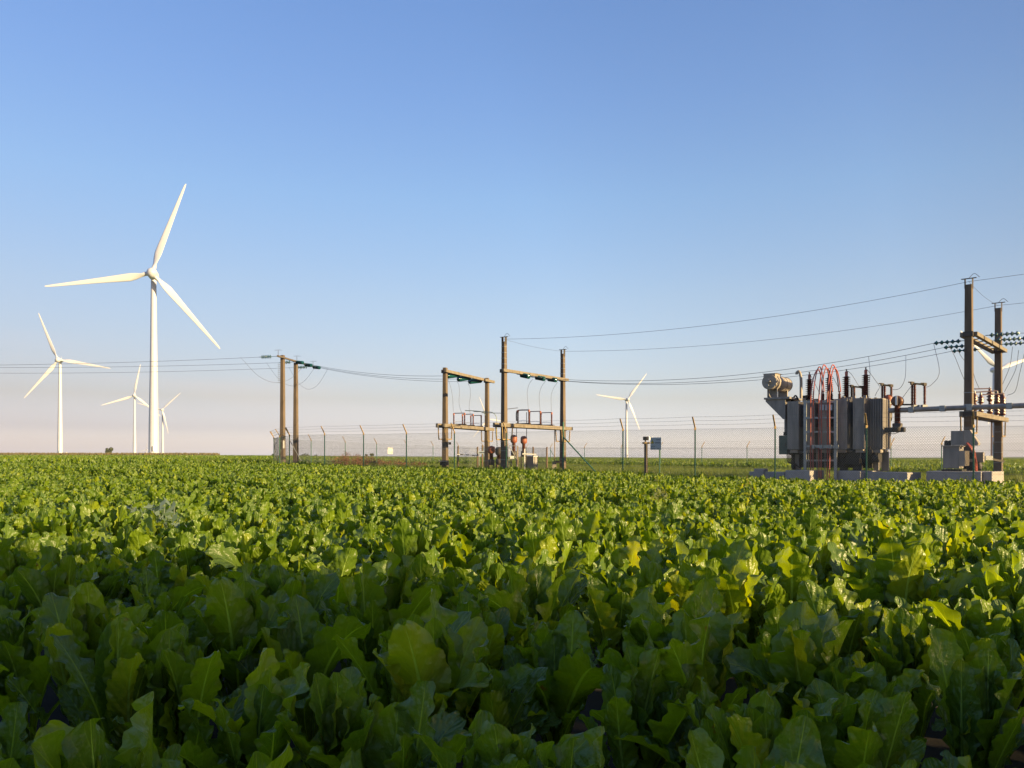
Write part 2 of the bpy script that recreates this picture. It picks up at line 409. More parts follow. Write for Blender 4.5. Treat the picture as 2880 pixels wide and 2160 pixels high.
def scatter(d0, d1, sr, sp, smin, smax):
    x, y = grid_pts(d0, d1, sr, sp)
    ok = ~inpoly(x, y)
    dd = np.minimum(dist_line(x, y, TRK), dist_line(x, y, TRK2))
    ok &= (dd > .36) | (rng.random(x.shape) < .12)
    x = x[ok]; y = y[ok]; dd = dd[ok]
    patch = .5 + .5 * np.sin(x * .33 + 1.3 * np.sin(y * .21)) * np.sin(y * .41 + np.sin(x * .27))
    s = rng.uniform(smin, smax, x.shape) * (.90 + .16 * patch) * np.where(dd < .75, .78, 1.0)
    return x, y, s
# nearest: individual plants
x, y, s = scatter(1.2, 9.5, .46, .235, .8, 1.1)
s = s * np.clip(.74 + .13 * y, .8, 1.0)
vis = np.abs(x) < y * .66 + .25
order = np.argsort(np.where(vis, y, 1e6))
H = order[:300]; rest = np.setdiff1d(np.arange(len(x)), H)
q_ = .5 * x + .866 * y
for i in H:
    me = HERO[int(rng.integers(len(HERO)))]
    o = bpy.data.objects.new('beet_plant', me); COL.objects.link(o)
    o.location = (x[i], y[i], gz(x[i], y[i]) + .015); o.rotation_euler = (rng.normal(0, .07), rng.normal(0, .07), rng.uniform(0, 6.283))
    o.scale = [s[i]] * 2 + [s[i] * rng.uniform(.95, 1.1)]
    far = q_[i] > 3.9
    tag(o, 'sugar beet plant with crinkled broad leaves in the sunlit rows just beyond the shade' if far else
        'sugar beet plant with crinkled dark green leaves in the shaded foreground', 'beet plant',
        'sunlit beet plants beyond the shadow edge' if far else 'beet plants in the shaded foreground')

def variants(meshes, cname):
    c = bpy.data.collections.new(cname)
    for i, me in enumerate(meshes):
        o = bpy.data.objects.new('%s_%02d' % (cname, i), me); c.objects.link(o)
    return c
def instancer(name, x, y, s, meshes, zoff=0.0, tilt=.08, zs=(.95, 1.1)):
    n = len(x); me = bpy.data.meshes.new(name); me.vertices.add(n)
    z = G(x, y) + zoff; me.vertices.foreach_set('co', np.stack([x, y, z], 1).astype(np.float32).ravel())
    for nm, ty, k, dat in (('rot', 'FLOAT_VECTOR', 'vector', np.stack([rng.normal(0, tilt, n), rng.normal(0, tilt, n), rng.uniform(0, 6.283, n)], 1)),
                           ('scl', 'FLOAT_VECTOR', 'vector', np.stack([s, s, s * rng.uniform(zs[0], zs[1], n)], 1)),
                           ('vid', 'INT', 'value', rng.integers(0, len(meshes), n).astype(np.int32))):
        a = me.attributes.new(nm, ty, 'POINT'); a.data.foreach_set(k, dat.astype(np.int32 if ty == 'INT' else np.float32).ravel())
    o = bpy.data.objects.new(name, me); COL.objects.link(o)
    ng = bpy.data.node_groups.new(name + '_nodes', 'GeometryNodeTree')
    ng.interface.new_socket('Geometry', in_out='INPUT', socket_type='NodeSocketGeometry')
    ng.interface.new_socket('Geometry', in_out='OUTPUT', socket_type='NodeSocketGeometry')
    gi = ng.nodes.new('NodeGroupInput'); go = ng.nodes.new('NodeGroupOutput'); ip = ng.nodes.new('GeometryNodeInstanceOnPoints')
    ci = ng.nodes.new('GeometryNodeCollectionInfo'); ci.inputs['Collection'].default_value = variants(meshes, name + '_kinds')
    ci.inputs['Separate Children'].default_value = True; ci.inputs['Reset Children'].default_value = True
    L = ng.links.new; L(gi.outputs[0], ip.inputs['Points']); L(ci.outputs[0], ip.inputs['Instance']); ip.inputs['Pick Instance'].default_value = True
    for nm, ty, so in (('vid', 'INT', 'Instance Index'), ('rot', 'FLOAT_VECTOR', 'Rotation'), ('scl', 'FLOAT_VECTOR', 'Scale')):
        na = ng.nodes.new('GeometryNodeInputNamedAttribute'); na.data_type = ty; na.inputs['Name'].default_value = nm
        L(na.outputs['Attribute'], ip.inputs[so])
    L(ip.outputs[0], go.inputs[0])
    md = o.modifiers.new('scatter', 'NODES'); md.node_group = ng
    return o
x2, y2, s2 = scatter(9.5, 17, .46, .24, .76, 1.08)
nx_ = np.concatenate([x[rest], x2]); ny_ = np.concatenate([y[rest], y2]); ns_ = np.concatenate([s[rest], s2])
o = instancer('beet_crop', nx_, ny_, ns_, HERO)
tag(o, 'sunlit beet rows in the middle of the field with dark wheel track', 'beet crop', kind='stuff')
x3, y3, s3 = scatter(17, 42, .45, .24, .76, 1.06)
tag(instancer('beet_crop', x3, y3, s3, MID), 'dense sunlit beet rows reaching up to the wire fence', 'beet crop', kind='stuff')
x4, y4, s4 = scatter(42, 130, .60, .40, 1.0, 1.3)
tag(instancer('beet_crop', x4, y4, s4, LOW), 'far beet rows beyond and beside the fenced yard', 'beet crop', kind='stuff')
# canopy of the far field: too far to see plants
def canopy():
    ds = np.concatenate([np.geomspace(60, 320, 330), np.geomspace(325, 6400, 55)]); ts = np.linspace(-.95, .95, 560)
    D, T = np.meshgrid(ds, ts, indexing='ij'); XX = D * T; YY = D
    amp = .09
    low = np.clip((YY - 60) / 70, 0, 1)
    ZZ = G(XX, YY) + .18 + .22 * low + rng.uniform(-amp, amp, XX.shape) * np.where(YY < 400, 1, .0)
    XX = XX + rng.uniform(-.3, .3, XX.shape) * (YY < 320); m = len(ts)
    I = np.arange(len(ds) * m).reshape(len(ds), m)
    f = np.stack([I[:-1, :-1], I[:-1, 1:], I[1:, 1:], I[1:, :-1]], -1).reshape(-1, 4)
    cx = XX.ravel()[f].mean(1); cy = YY.ravel()[f].mean(1)
    f = f[~inpoly(cx, cy, POLY)]
    me = bpy.data.meshes.new('beet_crop'); me.from_pydata(np.stack([XX.ravel(), YY.ravel(), ZZ.ravel()], 1).tolist(), [], f.tolist())
    me.materials.append(MT['canopy']); o = bpy.data.objects.new('beet_crop', me); COL.objects.link(o)
    tag(o, 'even green beet field running to the horizon', 'beet crop', kind='stuff')
canopy()

# ------------------------------------------------------------ weeds
def blades(name, seed, n, h, w, spread, m, lean=.35):
    rs = random.Random(seed); V = []; Fc = []
    for k in range(n):
        a = rs.uniform(0, 6.283); r = spread * math.sqrt(rs.random()); x0, y0 = r * math.cos(a), r * math.sin(a)
        b = rs.uniform(0, 6.283); hh = h * rs.uniform(.5, 1.1); ln = rs.uniform(.1, lean) * hh; ww = w * rs.uniform(.6, 1.2); c = rs.uniform(0, 6.283)
        dx, dy = math.cos(c) * ww, math.sin(c) * ww; n0 = len(V)
        for i in range(4):
            t = i / 3; cx = x0 + math.cos(b) * ln * t * t; cy = y0 + math.sin(b) * ln * t * t; q = 1 - t ** 2 * .9
            V += [(cx - dx * q, cy - dy * q, hh * t * (1 - .15 * t)), (cx + dx * q, cy + dy * q, hh * t * (1 - .15 * t))]
        for i in range(3): Fc.append((n0 + 2 * i, n0 + 2 * i + 1, n0 + 2 * i + 3, n0 + 2 * i + 2))
    me = bpy.data.meshes.new(name); me.from_pydata(V, [], Fc); me.uv_layers.new(name='UVMap'); me.materials.append(MT[m]); return me
def weedy(name, seed, h, m, stems=9, leaves=60, lw=.02, spread=.25, ml=None):
    """branching stems with small leaves or seed heads; returns MB-made objects"""
    rs = random.Random(seed); st = MB(); lf = MB()
    for k in range(stems):
        a = rs.uniform(0, 6.283); top = Vector((math.cos(a) * spread * rs.random() * 1.2, math.sin(a) * spread * rs.random() * 1.2, h * rs.uniform(.6, 1)))
        b0 = Vector((math.cos(a) * .03, math.sin(a) * .03, 0)); mid = b0.lerp(top, .5) * .9
        P = arc([b0, Vector((mid.x, mid.y, top.z * .5)), top], 4); st.tube(P, .006, 4, r1=.002)
        for j in range(leaves // stems):
            t = rs.uniform(.25, 1); p = P[int(t * (len(P) - 1))]
            q = p + Vector((rs.gauss(0, 1), rs.gauss(0, 1), rs.gauss(.3, .6))) * h * .09
            st.tube([p, q], .002, 3, False)
            d = Vector((rs.gauss(0, 1), rs.gauss(0, 1), rs.gauss(0, 1))).normalized(); e = d.cross(Vector((rs.gauss(0, 1), rs.gauss(0, 1), 1))).normalized()
            lf.add([q - d * lw * 1.8, q - e * lw * .7, q + d * lw * 1.8, q + e * lw * .7], [(0, 1, 2, 3)])
    return st, lf
def weed(name, pos, h, seed, label, stemm, leafm, cat='weed', group=None, **k):
    t = thing(name, pos, label, cat, group); st, lf = weedy(name, seed, h, stemm, **k)
    for mb, nm, mm in ((st, 'stem', stemm), (lf, 'foliage', leafm)):
        mb.v = [v + Vector(pos) for v in mb.v]; mb.build(nm, mm, t)
def gp(px, D, dz=0): xx = X(px, D); return (xx, D, gz(xx, D) + dz)
weed('thistle_weed', gp(1857, 12.5), .78, 1, 'tall pale weed standing out of the beet rows below the warning sign', 'paleweed', 'paleweed', leaves=90, lw=.022, spread=.15, stems=5)
weed('thistle_weed', gp(2103, 15.5), .75, 2, 'thin dry weed stalk in the beets left of the transformer', 'drystem', 'drystem', leaves=14, lw=.012, spread=.06, stems=2)
weed('thistle_weed', gp(2815, 9.0), .66, 3, 'sprawling pale weed among beets near the right edge', 'paleweed', 'paleweed', leaves=70, lw=.016, spread=.2, stems=6)
weed('thistle_weed', gp(1470, 22), .72, 4, 'small pale weed in the beet rows in front of the gantries', 'paleweed', 'paleweed', leaves=50, lw=.02, spread=.2, stems=5)
weed('feathery_weed', gp(2722, 23.0), .75, 5, 'feathery pale green weed by the fence post at the small transformer', 'paleweed', 'paleweed', leaves=160, lw=.014, spread=.35, stems=12)
for i, (px, D, hh) in enumerate([(395, 7.0, .60), (440, 6.7, .62), (480, 7.1, .56)]):
    weed('goosefoot_weed', gp(px, D), hh, 20 + i, ['grey green weed poking above the sunlit beets, left one of a cluster of three', 'grey green weed poking above the sunlit beets, middle one of a cluster of three',
         'grey green weed poking above the sunlit beets, right one of a cluster of three'][i], 'greyweed', 'greyweed', leaves=90, lw=.032, spread=.16, stems=6, group='grey green weeds in the sunlit beets')
weed('dock_weed', gp(1095, 13.2), .5, 30, 'low rusty brown weed in the dark wheel track', 'drystem', 'drystem', leaves=90, lw=.018, spread=.15, stems=8)
# dry docks inside the fence
k_ = 0
for px, D, hh in [(948, 52, .95), (972, 50, 1.15), (992, 49, .95), (1010, 51, 1.05), (1030, 50, .85), (1052, 48, .8), (1075, 49, .75), (1098, 50, .7), (1120, 49, .7), (1150, 50, .6), (1180, 50, .55)]:
    k_ += 1
    weed('dry_dock_plant', gp(px, D), hh * 1.1, 40 + k_, 'dead reddish brown dock plant in the row behind the left fence panels', 'drystem', 'drystem', 'dry weed', 'dead dock plants behind the fence', leaves=330, lw=.028, spread=.6, stems=20)
TUFT = [blades('tuft', 500 + i, 60, .42, .007, .28, 'grass', .6) for i in range(4)]
gx, gy = grid_pts(24, 84, .55, .55, .9); ok = inpoly(gx, gy)
okg = ~((gx > 8) & (gy < 34) & (gx < 26)) & (dist_line(gx, gy, [(-3, 38.5), (-1, 43.5)]) > .3)
gx = gx[ok & okg]; gy = gy[ok & okg]
tag(instancer('rough_grass', gx, gy, rng.uniform(.6, 1.3, gx.shape), TUFT), 'rough unmown grass inside the fenced yard', 'grass', kind='stuff')
gx = rng.uniform(-17.6, -13.6, 160); gy = 45.5 + (gx + 15.6) * .1 + rng.uniform(-1, 1.5, 160)
tag(instancer('rough_grass', gx, gy, rng.uniform(1.1, 1.9, 160), TUFT), 'dark rough grass patch left of the fence corner', 'grass', kind='stuff')

# ------------------------------------------------------------ far trees
def tree(px, D, w, h, label, seed, dz=0, cat='tree', name='round_tree', nleaf=900, lobes=7, leafsize=.5):
    xx = X(px, D); g = gz(xx, D) + dz; rs = random.Random(seed)
    t = thing(name, (xx, D, g), label, cat)
    tr = MB().tube([(xx, D, g), (xx + .02 * h, D, g + h * .3), (xx, D, g + h * .62)], w * .05, 7, r1=w * .02)
    L = []
    for k in range(lobes):
        a = rs.uniform(0, 6.283); q = rs.uniform(.25, .95)
        c = Vector((xx + math.cos(a) * w * .30 * (1.1 - q * .5), D + math.sin(a) * w * .30, g + h * (.22 + .62 * q))); L.append((c, w * rs.uniform(.16, .27)))
        tr.tube([(xx, D, g + h * .3), c], w * .018, 5, r1=w * .006)
    tr.build('trunk', 'bark', t)
    cr = MB()
    for k in range(nleaf):
        c, r = L[rs.randrange(lobes)]; d = Vector((rs.gauss(0, 1), rs.gauss(0, 1), rs.gauss(0, 1))).normalized()
        p = c + d * r * rs.random() ** .4; e = Vector((rs.gauss(0, 1), rs.gauss(0, 1), rs.gauss(0, 1))).normalized(); f = d.cross(e).normalized(); z = leafsize * rs.uniform(.5, 1.2)
        cr.add([p - e * z, p - f * z * .6, p + e * z, p + f * z * .6], [(0, 1, 2, 3)])
    o = cr.build('crown', 'bush', t); o.data.uv_layers.new(name='UVMap')
def sightz(px, D): return EYE + (HY - px) / F * D
def fartree(px, D, wpx, top_py, base_py, label, seed, **k):
    g = sightz(base_py, D); xx = X(px, D); dz = g - gz(xx, D) - .3
    tree(px, D, wpx / F * D, (base_py - top_py) / F * D + .3, label, seed, dz=0 if dz > -20 and False else dz, **k)
fartree(307, 900, 24, 1257, 1281, 'lone dark round tree on the horizon left of the turbines', 1, nleaf=1500, leafsize=.8)
for i, (px, w, tp) in enumerate([(494, 20, 1274), (506, 10, 1276), (487, 8, 1272.5)]):
    fartree(px, 700, w, tp, 1283, ['wide low bush on the horizon right of the big turbine', 'small low bush at the right end of the horizon clump by the big turbine', 'spiky small bush on the horizon just right of the thin turbine'][i], 10 + i, cat='bush', name='far_bush', nleaf=300, leafsize=.6)
for i, (px, w, tp) in enumerate([(766, 14, 1277), (848, 16, 1278.5), (862, 20, 1277.5), (888, 12, 1280), (1030, 8, 1276), (1046, 16, 1276)]):
    fartree(px, 600, w, tp, 1286, ['low dark bush on the horizon by the leftmost fence post', 'low bush on the horizon just right of the twin poles', 'widest bush on the horizon right of the twin poles', 'tiny bush on the horizon between the first two fence posts',
      'narrow dark bush on the horizon behind the dry weeds', 'round dark bush on the horizon behind the dry weeds'][i], 20 + i, cat='bush', name='far_bush', nleaf=300, leafsize=.5)
# strip of dry grass on the left horizon
def dry_strip():
    rs = random.Random(5); mb = MB()
    for k in range(2600):
        xx = rs.uniform(-172, -96); D = 262 + rs.uniform(-2, 2) + .02 * xx; g = gz(xx, D) + .35; h = rs.uniform(.5, 1.0); w = .25
        mb.add([(xx - w, D, g), (xx + w, D, g), (xx + rs.uniform(-.2, .2), D, g + h)], [(0, 1, 2)])
    tag(mb.build('dry_grass', 'straw', None, (-130, 262, 0)), 'thin strip of dry brown grass along the left horizon', 'dry grass', kind='stuff')
dry_strip()

# ------------------------------------------------------------ wind turbines
def turbine_rotor():
    """unit meshes in metres, rotor radius 42, axis along -Y, hub at origin"""
    def mk(name, mb):
        me = bpy.data.meshes.new(name); me.from_pydata([tuple(v) for v in mb.v], [], mb.f); me.polygons.foreach_set('use_smooth', mb.sm); me.materials.append(MT['turbine']); return me
    hub = MB().lathe([(.1, 2.9), (.9, 2.7), (1.7, 2.1), (2.15, 1.1), (2.25, 0), (2.2, -1.2), (2.0, -1.7)], (0, 0, 0), (0, -1, 0), 24)
    nac = MB().lathe([(1.6, -1.9), (1.95, -2.1), (2.15, -3), (2.2, -4.6), (2.05, -6.4), (1.6, -7.4), (.9, -7.8)], (0, 0, 0), (0, -1, 0), 16)
    mast = MB().tube([(.5, 6.6, 1.7), (.5, 6.6, 3.6)], .09, 6).tube([(.2, 6.6, 3.4), (.9, 6.6, 3.4)], .12, 6)
    b = MB(); n = 14; ringv = []
    st = [(0, 1.9, 1.9, 80), (1.6, 1.9, 1.9, 80), (3.2, 2.0, 1.6, 60), (5.5, 3.0, 1.1, 34), (8, 3.5, .85, 24), (12, 3.1, .65, 16), (18, 2.5, .48, 10), (25, 1.95, .35, 6), (32, 1.45, .25, 3), (38, 1.05, .18, 1), (40.6, .75, .12, 0), (41.6, .4, .06, 0)]
    for z, c, t, tw in st:
        a = R(tw)
        for k in range(n):
            u = 2 * math.pi * k / n; circ = z < 2
            xx = math.cos(u) * c / 2 + (0 if circ else c * .18); yy = math.sin(u) * t / 2 * (1 if circ else (1.1 - .5 * math.cos(u + math.pi)))
            if not circ: yy *= .8
            ringv.append((-(xx * math.cos(a) - yy * math.sin(a)), xx * math.sin(a) + yy * math.cos(a), z + 1.2))
    fs = [(i * n + k, i * n + (k + 1) % n, (i + 1) * n + (k + 1) % n, (i + 1) * n + k) for i in range(len(st) - 1) for k in range(n)]
    b.add(ringv, fs, True); b.add(ringv[-n:], [tuple(range(n))])
    return mk('hub', hub), mk('nacelle', nac), mk('mast', mast), mk('blade', b)
HUBM, NACM, MASTM, BLADEM = turbine_rotor()
def turbine(hpx, hpy, D, psi, th, label, s=1.0):
    a = Vector((math.cos(R(psi)), math.sin(R(psi)), 0)); nrm = Vector((a.y, -a.x, 0))   # towards the viewer
    xh = X(hpx, D); zh = Z(hpy, D); hub = Vector((xh, D, zh)); tw = hub - nrm * 4.6 * s
    g = gz(tw.x, tw.y)
    t = thing('wind_turbine', (tw.x, tw.y, g), label, 'wind turbine', 'white three-bladed wind turbines')
    rb, rt = 2.15 * s, 1.12 * s; H_ = zh - 1.5 * s - g
    MB().lathe([(rb * 1.02, 0), (rb, .3), (rb * .93, H_ * .2), (rt + (rb - rt) * .45, H_ * .5), (rt + (rb - rt) * .18, H_ * .8), (rt, H_)], (tw.x, tw.y, g), UP, 32).build('tower', 'turbine', t)
    MB().tube([(tw.x + .4 * rb, tw.y - rb * 1.01, g + 2.2), (tw.x + .4 * rb, tw.y - rb * 1.0, g + 4.4)], .5, 4).build('door', 'galv', t)
    for me, nm in ((HUBM, 'hub'), (NACM, 'nacelle')):
        o = bpy.data.objects.new(nm, me); COL.objects.link(o); o.parent = t; o.location = hub - Vector((tw.x, tw.y, g)); o.rotation_euler = (0, 0, math.atan2(a.y, a.x)); o.scale = [s] * 3
        if nm == 'nacelle': pn = o
    mo = bpy.data.objects.new('wind_vane', MASTM); COL.objects.link(mo); mo.parent = pn
    for k in range(3):
        ang = R(th + 120 * k)          # angle in the rotor plane from a towards up
        o = bpy.data.objects.new('blade', BLADEM); COL.objects.link(o); o.parent = t
        zd = a * math.cos(ang) + UP * math.sin(ang); yd = -nrm; xd = yd.cross(zd)
        M3 = Matrix((xd, yd, zd)).transposed().to_4x4(); M3.translation = hub - Vector((tw.x, tw.y, g)); o.matrix_local = M3 @ Matrix.Scale(s, 4)
turbine(427.5, 768, 350, 16, 71, 'largest and nearest white wind turbine, its full rotor high on the left')
turbine(163, 1012, 687, 10, 111, 'white wind turbine at the far left, second largest, behind three power lines')
turbine(377.4, 1112, 1073, 20, 79.5, 'smaller white wind turbine just left of the largest turbine')
turbine(455.4, 1152.5, 1380, 10, 44, 'small white wind turbine just right of the largest tower')
turbine(412, 1263.5, 4500, 10, 84, 'tiny distant turbine at the foot of the largest tower', 1.0)
turbine(1765.5, 1123.5, 1027, 12, 52.5, 'white wind turbine in the middle distance above the warning sign')
turbine(1371.8, 1178.5, 1457, 10, 111, 'wind turbine half hidden behind the poles of the middle gantries')
turbine(2809, 1038.5, 606, 8, 18, 'wind turbine behind the right gantry, its tower hidden by the pole')

# ------------------------------------------------------------ fence
def mesh_panel(mb, A, B, z0a, z1a, z0b, z1b, step=.072, r=.0019):
    """chain link between two ends (x,y) with bottom/top heights"""
    A = Vector((A[0], A[1], 0)); B = Vector((B[0], B[1], 0)); L = (B - A).length; h = ((z1a - z0a) + (z1b - z0b)) / 2; d = (B - A) / L; nrm = Vector((d.y, -d.x, 0)) * .003
    k = 1.15; n = int((L + h / k) / step)     # slope: rises k per metre
    for sgn in (1, -1):
        for i in range(-int(h / k / step), int(L / step) + 1):
            u0 = i * step; u1 = u0 + h / k; v0, v1 = 0., 1.
            if u0 < 0: v0 = -u0 * k / h; u0 = 0
            if u1 > L: v1 = 1 - (u1 - L) * k / h; u1 = L
            if v1 - v0 < .02: continue
            if sgn < 0: p, q = (L - u0, v0), (L - u1, v1)
            else: p, q = (u0, v0), (u1, v1)
            P = []
            for u, v in (p, q):
                w = u / L; z = (z0a + (z0b - z0a) * w) * (1 - v) + (z1a + (z1b - z1a) * w) * v
                P.append(A + d * u + Vector((0, 0, z)) + nrm * sgn)
            mb.tube(P, r, 3, False)
def fence(name, label, posts, arm_dir, arms=True, bracesat=(), step=.072, r=.0019, arml=.48, pr=.026, tall=()):
    """posts: list of (x, y, ztop)"""
    p0 = posts[0]; t = thing(name, (p0[0], p0[1], gz(p0[0], p0[1])), label, 'fence')
    ad = Vector((arm_dir[0], arm_dir[1], 0)).normalized(); tips = []
    for i, (x_, y_, zt) in enumerate(posts):
        g = gz(x_, y_) - .1; tl = i in tall
        o = MB().tube([(x_, y_, g), (x_, y_, zt + (.35 if tl else 0))], pr * (1.25 if tl else 1), 8).build('post', 'greenpost', t)
        tip = Vector((x_, y_, zt)) + ad * arml * .52 + UP * arml * .85; tips.append(tip)
        if arms and not tl:
            b = MB().bar((x_, y_, zt - .06), (x_, y_, zt + .03), pr * 2.4, pr * 2.4, (1, 0, 0)); b.bar(Vector((x_, y_, zt + .02)), tip, pr * 1.7, pr * 1.3)
            b.build('arm', 'arm', o)
    msh = MB()
    for (a, b) in zip(posts[:-1], posts[1:]):
        mesh_panel(msh, a, b, gz(a[0], a[1]) + .05, a[2] - .02, gz(b[0], b[1]) + .05, b[2] - .02, step, r)
    msh.build('mesh', 'fencewire', t)
    for h in (-.02, -.72, -1.4):
        w = MB()
        for (a, b) in zip(posts[:-1], posts[1:]): w.tube(sag((a[0], a[1], a[2] + h), (b[0], b[1], b[2] + h), .012, 4), .0032, 4, False)
        w.build('straining_wire', 'fencewire', t)
    if arms:
        for q in (.35, .68, 1.0):
            w = MB()
            for (a, b, ta, tb) in zip(posts[:-1], posts[1:], tips[:-1], tips[1:]):
                A = Vector(a).lerp(ta, q); B = Vector(b).lerp(tb, q); P = sag(A, B, .02, 6); w.tube(P, .0032, 4, False)
                k = int((B - A).length / .16)
                for j in range(1, k):
                    c = A.lerp(B, j / k) - UP * (.08 * (j / k) * (1 - j / k)); w.tube([c - Vector((.012, 0, .02)), c + Vector((.012, 0, .02))], .0022, 3, False)
            w.build('barbed_wire', 'fencewire', t)
    for (i, dx, dy, gl) in bracesat:
        x_, y_, zt = posts[i]; h0 = zt - .25; e = (x_ + dx, y_ + dy)
        MB().tube([(x_, y_, h0), (e[0], e[1], gz(*e) + .02)], .026 if not gl else .022, 6).build('brace', 'galv' if gl else 'greenpost', t)
    return t
FTOP = {0: 1223.5, 1: 1221, 2: 1220, 3: 1218, 4: 1215.5, 5: 1214, 6: 1211, 7: 1208, 8: 1205, 9: 1201.5, 10: 1198.7, 11: 1197, 12: 1193, 13: 1188}
posts = [(FP[n][0], FP[n][1], Z(FTOP[n], FD(n))) for n in range(14)]
fence('chain_link_fence', 'green posted chain link fence with barbed wire, front run before the transformer', posts, (-.55, -.83), r=.0029,
      bracesat=[(6, 1.55, -1.22, False), (0, 1.05, -.4, True)], tall=(6,))
lp = [(posts[0][0], posts[0][1], posts[0][2] - .02), (-13.3, 45.6, Z(1227, 45.6)), (-14.95, 50, Z(1232, 50))]
fence('chain_link_fence', 'short left end run of green chain link fence beside the twin poles', lp, (-1, .0), bracesat=[(2, 1.0, -2.2, True)], r=.0014)
rl = [(-14.95, 50, Z(1232, 50))] + [(X(p, d), d, Z(yy, d)) for p, d, yy in [(875, 56, 1238), (971, 60, 1242.7), (1059, 64, 1246.7), (1143, 68, 1250), (1218, 72, 1252.5), (1290, 76, 1254.5), (1360, 80, 1256), (1425, 84, 1258)]]
fence('chain_link_fence', 'rear left run of green chain link fence seen through the front mesh', rl, (-.9, .4), r=.0026, step=.1)
rr_ = [(X(p, d), d, Z(yy, d)) for p, d, yy in [(1425, 84, 1258), (1480, 82, 1258), (1548, 80, 1258), (1644, 75, 1257.5), (1747, 70, 1257), (1857, 66, 1257), (1974, 62, 1257), (2101, 58, 1256), (2235, 54, 1254.5), (2370, 50.5, 1253), (2506, 47, 1251), (2648, 44, 1248), (2795, 41, 1245), (2950, 38.5, 1242)]]
fence('chain_link_fence', 'rear right run of chain link fence behind the transformer', rr_, (.9, .3), r=.0026, step=.1, bracesat=[(2, .9, -1.3, False)])

# ------------------------------------------------------------ poles and gantries
def pole(t, x_, y_, g, ztop, wb, wt, gd, straps=(), cap=False, depth=1.15):
    u = Vector((gd[0], gd[1], 0)).normalized(); v = Vector((u.y, -u.x, 0)); h = ztop - g + .3
    mb = MB().box((x_, y_, (ztop + g - .3) / 2), (wb, wb * depth, h), (v, u, UP), wt / wb)
    o = mb.build('pole', 'concrete', t, bevel=.018)
    for z in straps:
        w = wb + (wt - wb) * (z - g) / h + .012
        MB().box((x_, y_, z), (w, w * depth, .022), (v, u, UP)).build('strap', 'galv', o)
    if cap:
        c = MB()
        for s in (-1, 1): c.box(Vector((x_, y_, ztop + .04)) + v * s * (wt / 2 + .006), (.012, wt * .9, .34), (v, u, UP))
        c.box((x_, y_, ztop + .215), (wt + .24, .09, .018), (v, u, UP)); c.tube(arc([Vector((x_, y_, ztop + .22)) - v * .0, Vector((x_, y_, ztop + .36)) + v * .16, Vector((x_, y_, ztop + .22)) + v * .32], 6), .008, 5)
        c.build('cap_bracket', 'darksteel', o)
    return o
def string(mb, a, b, n, r=.125):
    a = Vector(a); b = Vector(b); d = b - a; L = d.length; p = []
    st = L / n
    for i in range(n):
        h = i * st; p += [(.022, h), (.03, h + st * .2), (r, h + st * .42), (r * .93, h + st * .52), (.045, h + st * .72), (.022, h + st * .95)]
    mb.lathe(p, a, d, 12)
def beam(t, A, B, w, h, m='beam', name='beam', seg=0):
    return MB().bar(A, B, w, h).build(name, m, t, bevel=.012)
def hbracket(t, x_, y_, z, u, v, W, h):
    b = MB()
    for s in (-1, 1):
        for q in (-1, 1):
            b.bar(Vector((x_, y_, z)) + v * s * W / 2 + u * q * .17, Vector((x_, y_, z - h)) + v * s * W / 2 * .86 + u * q * .17, .04, .04)
    for s in (-1, 1): b.bar(Vector((x_, y_, z - h)) - v * W / 2 * .9 + u * s * .17, Vector((x_, y_, z - h)) + v * W / 2 * .9 + u * s * .17, .045, .05)
    b.build('hanger_bracket', 'arm', t)
WIRES = []
def wire(name, pts, label, cat='power line', r=.0085, m='wire', group=None):
    p0 = pts[0]; o = MB().tube(pts, r, 5, False).build(name, m, None, p0); tag(o, label, cat, group); return o

# --- twin poles at the left corner
A = Vector((X(795, 47), 47, 0)); B = Vector((X(832, 49.6), 49.6, 0)); A.z = gz(A.x, A.y); B.z = gz(B.x, B.y)
t = thing('twin_pole', A, 'pair of tall brown concrete poles joined by a crossarm at the left fence corner', 'utility pole')
gd = (.25, .97)
za = Z(999, 47); zb = Z(1020, 49.6)
pa = pole(t, A.x, A.y, A.z, za, .27, .20, gd, depth=1.0); pb = pole(t, B.x, B.y, B.z, zb, .28, .20, gd, depth=1.0)
c0 = at(781, 1001, 45.8); c1 = at(884, 1032, 52.2); MB().bar(c0, c1, .11, .09).build('crossarm', 'armgrey', t)
st_ = MB()
for k in range(10): st_.tube([A + Vector((-.15, -.05, za - A.z - .55 - .12 * k)), A + Vector((-.27, -.05, za - A.z - .53 - .12 * k))], .018, 6)
st_.build('pin_insulator_row', 'galv', pa)
LW = []
for k, (q, lab) in enumerate([(.02, 'front'), (.5, 'middle'), (.97, 'rear')]):
    c = c0.lerp(c1, q); d = Vector((-1, 0, .0))
    e = c + Vector((-.42, 0, -.02)); f = e + Vector((-.58, 0, -.03)); m_ = MB(); string(m_, e, f, 6, .115); m_.tube([c, e], .014, 5).tube([f, f + Vector((-.12, 0, 0))], .014, 5); m_.build('insulator_string', 'glass', t)
    MB().box(c + Vector((-.02, 0, .20)), (.02, .02, .28)).tube(arc([c + UP * .3 + Vector((-.22, 0, .04)), c + UP * .36, c + UP * .3 + Vector((.2, 0, .04))], 4), .008, 4).build('arcing_horn', 'darksteel', t)
    LW.append((f, c))
tgt = [at(1259, 1057, 38.9), at(1290, 1066, 40.4), at(1321, 1073, 42)]
cl = [at(864, 1019, 48.4), at(887, 1028, 49.8), at(908, 1036, 51)]
rst = []
for k in range(3):
    c = c0.lerp(c1, [.44, .68, .92][k]) + Vector((.05, 0, -.06)); e = c.lerp(tgt[k], .02); d = (tgt[k] - c).normalized(); e = c + d * .12; f = e + d * .72
    m_ = MB(); string(m_, e, f, 9, .105); m_.tube([c, e], .014, 5); m_.build('insulator_string', 'glass', t); rst.append(f)
